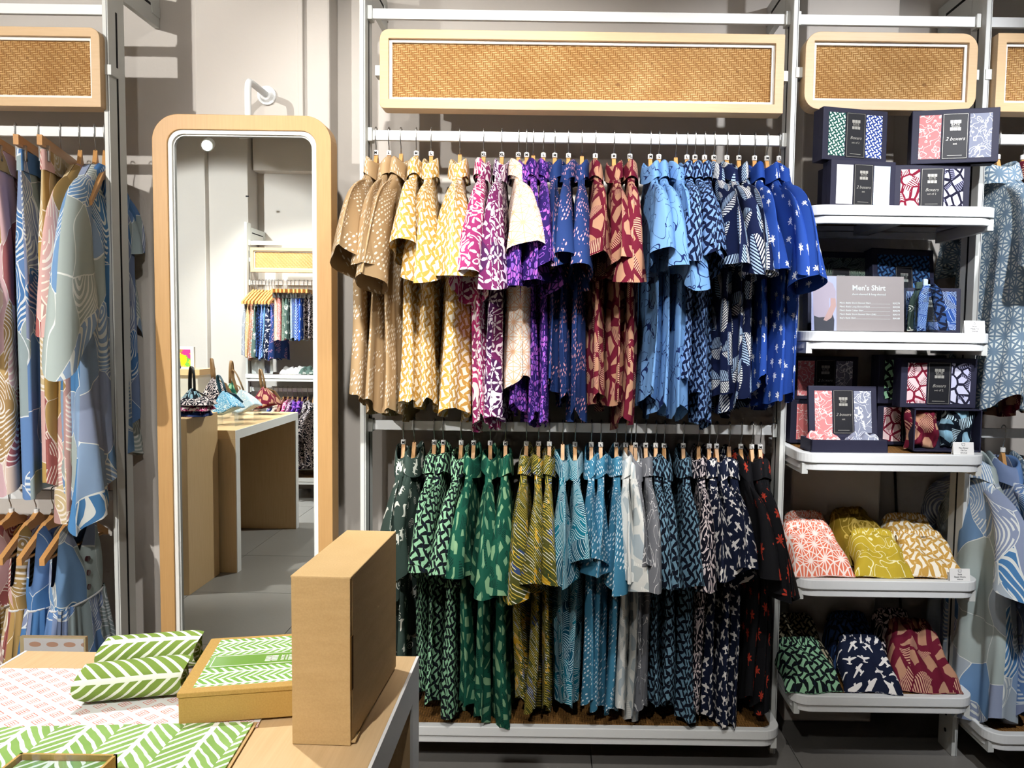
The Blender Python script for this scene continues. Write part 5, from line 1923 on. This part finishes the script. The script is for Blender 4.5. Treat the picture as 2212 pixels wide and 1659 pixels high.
# low clear-lidded box cut off by the frame
ta, tb2 = on_z(45, 1629, zt + 0.03), on_z(250, 1635, zt + 0.03)
t = thing('window_lid_box', 'low kraft box with clear lid cut off at the bottom left', 'box', (ta.x, ta.y - 0.12, zt + 0.0055))
w_ = tb2.x - ta.x
for nm, bx in (('far_wall', (0, w_, 0.117, 0.12)), ('side_wall', (0, 0.003, 0, 0.12)), ('side_wall', (w_ - 0.003, w_, 0, 0.12)), ('near_wall', (0, w_, 0, 0.003))):
    MB().box(*bx, 0, 0.026).build(nm, M['kraftgold'], t)
MB().box(0.004, w_ - 0.004, 0.004, 0.116, 0.0262, 0.0272).build('clear_lid', M['acrylic'], t)
MB().box(0.003, w_ - 0.003, 0.003, 0.117, 0.0, 0.002).build('floor_card', M['kraftgold'], t)
slabt = MB().extrude([(0.004, 0.004), (w_ - 0.004, 0.004), (w_ - 0.004, 0.116), (0.004, 0.116)], 'z', 0.002, 0.020, 0, True).build('leaf_cloth_inside', FB['leaf'], t)

# framed card standing beyond the table
ca, cb = at(42, 1375, 2.0), at(184, 1371, 2.0)
t = thing('framed_card', 'wood-edged card with pink and white ornament beyond the table', 'card', ((ca.x + cb.x) / 2, 2.0, 0.24))
hw, hh = (cb.x - ca.x) / 2, ca.z - 0.24
MB().box(-hw, hw, 0, 0.012, 0, hh).build('card_block', M['oak_x'], t, bevel=0.001)


def ornament_mat():
    g = G('pink_ornament_print', 0.4, 0.4)
    x, y, ix, iy = g.cells(g.u, g.v, 0.046, 0.040, 0.5)
    w = g.abs(g.cos(g.u * 68.0)) * 0.010
    band = g.abs(y) < w
    eye = ((x / 0.016) ** 2.0 + (y / 0.007) ** 2.0) < 1.0
    c = g.mix(band, '#e9e2e2', '#d9a6b4')
    c = g.mix(eye, c, '#b8485c')
    return g.col(g.mix(g.mod(iy, 2.0) > 0.5, c, g.mix(eye, '#e6d7d3', '#cf9a80')))


slab('ornament_print', -hw + 0.012, hw - 0.004, 0.01, hh - 0.004, -0.0002, ornament_mat(), t)
MB().box(-hw - 0.003, hw + 0.003, -0.004, -0.002, 0, hh + 0.003).build('acrylic_front', M['acrylic'], t)
MB().box(-0.06, 0.06, -0.03, 0.05, ZB2 - 0.24 + 0.001, 0.0).build('foot_block', M['oak_x'], t)


# ------------------------------------------------------------------ the side of the shop seen in the mirror
def rfloor(px, py):
    v = on_z(px, py, 0.0)
    return Vector((v.x, 2 * MIRROR_Y - v.y, 0)), v.y


a1, d1 = rfloor(401, 1286)
a2, d2 = rfloor(482, 1240)
b1, e1 = rfloor(502, 1237)
b2_, e2 = rfloor(655, 1139)
# tall oak plinth
px1 = (a1.x + a2.x) / 2
zc1 = at(401, 905, d1).z
t = thing('oak_plinth', 'solid oak plinth at the left of the mirror reflection', 'plinth', (px1 - 0.40, (a1.y + a2.y) / 2, 0))
MB().box(-0.40, 0.40, -(a1.y - a2.y) / 2, (a1.y - a2.y) / 2, 0, zc1).build('plinth_body', M['oak_z'], t, bevel=0.001)
MB().box(-0.38, 0.38, -(a1.y - a2.y) / 2 + 0.02, (a1.y - a2.y) / 2 - 0.02, zc1, zc1 + 0.001).build('plinth_top', M['oak_x'], t)
tx1 = (b1.x + b2_.x) / 2
zc2 = at(502, 930, e1).z
waterfall_table('oak counter with white edges reflected in the mirror', tx1 - 0.75, tx1, b2_.y, min(b1.y, a2.y - 0.01), zc2, th=0.045)


def bag(label, pat, hmat, px, py, Yv, w=0.15, h=0.13, hd=0.10, lean=0.0, rz=0.0, tassel=True, riser=True, zb=None):
    p = refl(px, py, Yv)
    if zb is not None:
        p.z = zb
    t = thing('pyramid_bag', label, 'bag', p, group='pyramid bags reflected in the mirror', rot=(0, lean, rz))
    n, m = 40, 12
    th = np.linspace(0, 2 * PI, n, endpoint=False)
    ca, sa = np.cos(th), np.sin(th)
    sq = 1 / np.maximum(np.abs(ca), np.abs(sa)) ** 0.75
    P = np.zeros((m, n, 3))
    for i in range(m):
        q = i / (m - 1)
        r = (1 - q) ** 0.8
        bl = 1 + 0.10 * math.sin(q * PI)
        P[i, :, 0] = w / 2 * ca * sq * (r * 0.92 + 0.08) * bl
        P[i, :, 1] = w * 0.36 * sa * sq * (r * 0.97 + 0.03) * bl
        P[i, :, 2] = h * q + 0.006 * np.sin(th * 3) * (1 - q)
    U = np.tile((np.arange(n + 1) / n * w * 3.2)[None, :], (m, 1)) + px * 0.01
    V = np.concatenate([P[:, :, 2], P[:, :1, 2]], 1) + px * 0.02
    bdy = MB().grid(P, U, V, True)
    bdy.face(list(range(n)), [(0, 0)] * n)
    bdy.build('bag_body', FB[pat], t, True)
    pts = []
    for k in range(15):
        a = PI * k / 14
        pts.append((0.026 * math.cos(a), 0.012 * math.cos(a), h - 0.012 + hd * math.sin(a) ** 0.75))
    MB().tube(pts, 0.0085, 6, flat=0.3).build('handle', M[hmat], t, True)
    if tassel:
        tz = MB()
        for k in range(5):
            x = (k - 2) * 0.006
            tz.tube([(0.02, -w * 0.12, h * 0.85), (0.03 + x * 0.5, -w * 0.30, h * 0.70), (0.04 + x, -w * 0.42, h * 0.25)], [0.003, 0.004, 0.005], 5)
        tz.tube([(0.0, 0.0, h * 0.97), (0.02, -w * 0.14, h * 0.82)], 0.006, 6)
        o = tz.build('tassel', M[hmat], t)
        o['kind'] = 'stuff'
    return t


def riser(label, px, Yv, ztop, zbase, w=0.11):
    p = refl(px, 880, Yv)
    t = thing('acrylic_riser', label, 'riser', (p.x, p.y, zbase), group='clear risers under the reflected bags')
    h = ztop - zbase
    MB().box(-w / 2, w / 2, -w / 2, w / 2, h - 0.003, h).build('riser_top', M['acrylic'], t)
    for s in (-1, 1):
        MB().box(s * w / 2 - 0.0015, s * w / 2 + 0.0015, -w / 2, w / 2, 0, h - 0.003).build('riser_side', M['acrylic'], t)


for lab, rl, pat, hm, px, py, Yv, w, h, hd, lean, rz, tsl in (
        ('black and ice stone-print pyramid bag with black handle, leftmost in the mirror', None, 'bluecrack', 'leatherblack', 416, 884, d1 + 0.16, 0.155, 0.125, 0.115, 0.0, R(20), True),
        ('navy speckled pyramid bag with tan handle in the mirror', 'clear riser under the navy speckled bag', 'blackfloral', 'wooddark', 467, 868, 4.35, 0.16, 0.14, 0.12, R(-8), R(30), True),
        ('sky blue floral pyramid bag with teal handle in the mirror', 'clear riser under the sky blue floral bag', 'bluefloral', 'leatherteal', 494, 888, 4.05, 0.15, 0.11, 0.10, R(-18), R(15), True),
        ('sea green pyramid bag with tan handle in the mirror', 'clear riser under the sea green bag', 'greencrack', 'wooddark', 501, 866, 4.55, 0.13, 0.12, 0.13, 0.0, R(60), True),
        ('white and pale blue pyramid bag with tan handle in the mirror', 'clear riser under the white and blue bag', 'iceline', 'wooddark', 535, 885, 4.30, 0.15, 0.12, 0.13, R(-22), R(10), False),
        ('maroon stone-print pyramid bag with tan handle, rightmost in the mirror', 'clear riser under the maroon bag', 'maroon', 'wooddark', 576, 878, 4.60, 0.16, 0.12, 0.12, R(-12), R(25), True)):
    zb = zc1 + 0.003 if rl is None else refl(px, py, Yv).z
    bag(lab, pat, hm, px, py, Yv, w, h, hd, lean, rz, tsl, zb=zb)
    if rl:
        riser(rl, px, Yv, zb - 0.004, zc2)
for k, (pat, lab) in enumerate((('navydash', 'navy folded cloth at the bottom of the reflected pile'), ('pinkfloral', 'magenta folded cloth in the middle of the reflected pile'), ('blackfloral', 'black and lime folded cloth on top of the reflected pile'))):
    p = refl(408, 895, d1 + 0.06)
    fold(lab, pat, (p.x - 0.02 + 0.008 * k, p.y, zc1 + 0.002 + 0.026 * k), R(176 + 4 * k), 0.17, 0.12, 0.026, 'folded cloths on the plinth', 80 + k, name='folded_cloth_piece', cat='folded cloth', band=False)
# flower card on a small oak shelf
p = refl(398, 796, 4.75)
t = thing('oak_ledge', 'small oak ledge holding the flower card in the mirror', 'ledge', (p.x - 0.1, p.y, 0))
MB().box(-0.30, 0.24, -0.12, 0.10, p.z - 0.035, p.z).build('ledge_top', M['oak_x'], t)
MB().box(-0.28, 0.22, -0.10, 0.08, 0.0, p.z - 0.035).build('ledge_body', M['alu'], t)


def flower_mat():
    g = G('flower_card_print', 0.4, 0.4)
    d, r1, r2, x, y = g.voro(g.u, g.v, 26, 'F1', 0.9)
    rad, an = g.hyp(x, y), g.atan2(y, x)
    pet = rad < 0.012 + 0.005 * g.cos(an * 6.0)
    c = g.mix(g.noise(g.u, g.v, 16, 1) > 0.5, '#b0307c', '#5fa03c')
    c = g.mix(pet, c, g.mix(r1 > 0.5, '#f2c220', '#e0563a'))
    c = g.mix(rad < 0.004, c, '#f8e070')
    mid = g.hyp(g.u + 0.01, g.v - 0.055) < 0.034
    return g.col(g.mix(mid, c, '#f6d21c'))


t2 = thing('flower_card', 'white card block with magenta and yellow flower print in the mirror', 'card', (p.x - 0.02, p.y + 0.02, p.z), R(180) + R(-8))
MB().box(-0.085, 0.085, 0, 0.03, 0, 0.135).build('card_block', M['paperwhite'], t2, bevel=0.001)
slab('flower_print', -0.065, 0.075, 0.012, 0.118, -0.0003, flower_mat(), t2)

# rack on the opposite wall
RV = 5.62
R2Y = 2 * MIRROR_Y - RV
rx0 = refl(537, 700, RV).x
rx1 = rx0 + 1.25
zb_, zr_ = refl(600, 521, RV).z, refl(600, 607, RV).z
POST_TOP2 = zb_ + 0.13
post(rx0, 'white rack post at the left of the reflected clothes rack', POST_TOP2, -1, R2Y + 0.04, R2Y - 0.04, BACK_Y)
post(rx1, 'white rack post at the right of the opposite clothes rack, outside the mirror', POST_TOP2, -1, R2Y + 0.04, R2Y - 0.04, BACK_Y)
bar('rack_beam', 'white top beam of the rack reflected in the mirror', 'beam', rx0 + hp, rx1 - hp, zb_, gb, y=R2Y)
bar('hanging_rail', 'white upper rail of the rack reflected in the mirror', 'rail', rx0 + hp, rx1 - hp, zr_, gr, y=R2Y)
zl_ = refl(640, 838, RV).z
bar('hanging_rail', 'white lower rail of the rack reflected in the mirror', 'rail', rx0 + hp, rx1 - hp, zl_, gr, y=R2Y)
sign_panel('small rattan sign panel of the rack reflected in the mirror', rx0 + 0.045, rx1 - 0.03, refl(620, 588, RV - 0.08).z, refl(620, 535, RV - 0.08).z, 0.003, gs, yf=R2Y + 0.07, wood=0.022, face=1)
zs_ = refl(640, 810, RV - 0.14).z
shelf('white shelf with folded tops on the reflected rack', rx0 + hp + 0.004, rx1 - hp - 0.004, R2Y + 0.14, R2Y - 0.22, zs_, 'white rounded shelves', flip=-1)
shelf('low white shelf at the foot of the reflected rack', rx0 + hp + 0.004, rx1 - hp - 0.004, R2Y + 0.14, R2Y - 0.22, 0.17, 'white rounded shelves', flip=-1)
grf = 'garments on the rack in the mirror'
gmh = 'hangers on the rack in the mirror'
hemz = refl(580, 770, RV - 0.1).z - zr_
for k, (px, pat, w) in enumerate(((547, 'greyline', 'grey skirt'), (553, 'tan', 'beige dashed skirt'), (560, 'orangestar', 'coral skirt'), (567, 'swirl', 'dark green squiggle skirt'), (575, 'navyweave', 'navy woven skirt'),
                                  (582, 'blueleaf', 'blue leaf-print skirt'), (588, 'skyline', 'mid blue lined skirt'), (594, 'plane', 'navy speckled skirt'), (602, 'navydash', 'navy dashed skirt'))):
    x = refl(px, 610, RV).x
    hung_tube('%s on a wooden hanger in the mirror reflection' % w, pat, x, zr_, hemz - 0.01 * (k % 3), R(5), 'hanging_skirt', 'skirt', grf, half=0.13, thick=0.016, top=-0.165, seed=200 + k, flare=0.35, y=R2Y, flip=PI)
    hanger('wooden hanger of the %s in the mirror' % w, x, zr_, R(5), 'kid', None, gmh, y=R2Y, flip=PI)
hemz2 = refl(640, 733, RV - 0.1).z - zr_
for k, (px, pat, w) in enumerate(((612, 'whitestar', 'pale pink shorts'), (621, 'pinkline', 'rose shorts'), (629, 'greenhatch', 'sage shorts'), (637, 'swirl', 'pine squiggle shorts'), (647, 'iceline', 'ice blue shorts'),
                                  (657, 'blueleaf', 'blue leaf-print shorts'), (665, 'royal', 'royal blue shorts'), (674, 'blackfloral', 'black floral shorts'), (684, 'blackfloral', 'black scroll shorts at the mirror edge'))):
    x = refl(px, 610, RV).x
    hung_tube('%s clipped to a hanger in the mirror reflection' % w, pat, x, zr_, hemz2, R(4), 'hanging_shorts', 'shorts', grf, half=0.15, thick=0.016, seed=230 + k, y=R2Y, flip=PI)
    hanger('clip hanger of the %s in the mirror' % w, x, zr_, R(4), 'clip', None, gmh, y=R2Y, flip=PI)
for k, (px, pat, w) in enumerate(((592, 'navydash', 'navy dashed shirt'), (602, 'whitestar', 'peach star shirt'), (612, 'maroon', 'maroon stone shirt'), (622, 'pinkfloral', 'berry floral shirt'), (632, 'plumfloral', 'plum floral shirt'),
                                  (643, 'purple', 'purple pebble shirt'), (653, 'purple', 'deep purple pebble shirt'), (665, 'blackfloral', 'black floral shirt'), (677, 'blackfloral', 'black scroll shirt at the mirror edge'))):
    x = refl(px, 840, RV).x
    shirt('%s on the reflected lower rail' % w, pat, x, zl_, -0.56, R(3), 0.016, seed=260 + k, group=grf, y=R2Y, flip=PI, sl=0.36)
    hanger('wooden hanger of the %s on the reflected lower rail' % w, x, zl_, R(3), 'shirt', None, gmh, y=R2Y, flip=PI)
p = refl(567, 806, RV - 0.1)
t = thing('price_card_holder', 'clear card holder on the shelf of the reflected rack', 'price card', (p.x, R2Y + 0.10, zs_ + 0.001), R(180))
MB().box(-0.075, 0.075, 0, 0.002, 0, 0.115).build('card', plain('pale_card', '#d8d2cf', 0.5, 0.4), t)
MB().box(-0.055, -0.015, -0.0008, 0, 0.008, 0.10).build('photo_figure', plain('photo_ink', '#4a4550', 0.6, 0.3), t)
MB().box(-0.078, 0.078, -0.003, -0.0015, 0, 0.12).build('acrylic_front', M['acrylic'], t)
for px, pat, lab in ((632, 'white', 'crumpled white folded top on the reflected shelf'), (672, 'swirl', 'dark folded top on the reflected shelf')):
    p = refl(px, 806, RV - 0.05)
    fold(lab, pat, (p.x, R2Y + 0.10, zs_ + 0.001), R(180), 0.16, 0.15, 0.04, 'folded tops in the mirror', 300 + px, name='folded_shirt', cat='shirt', lump=2.5, band=False)
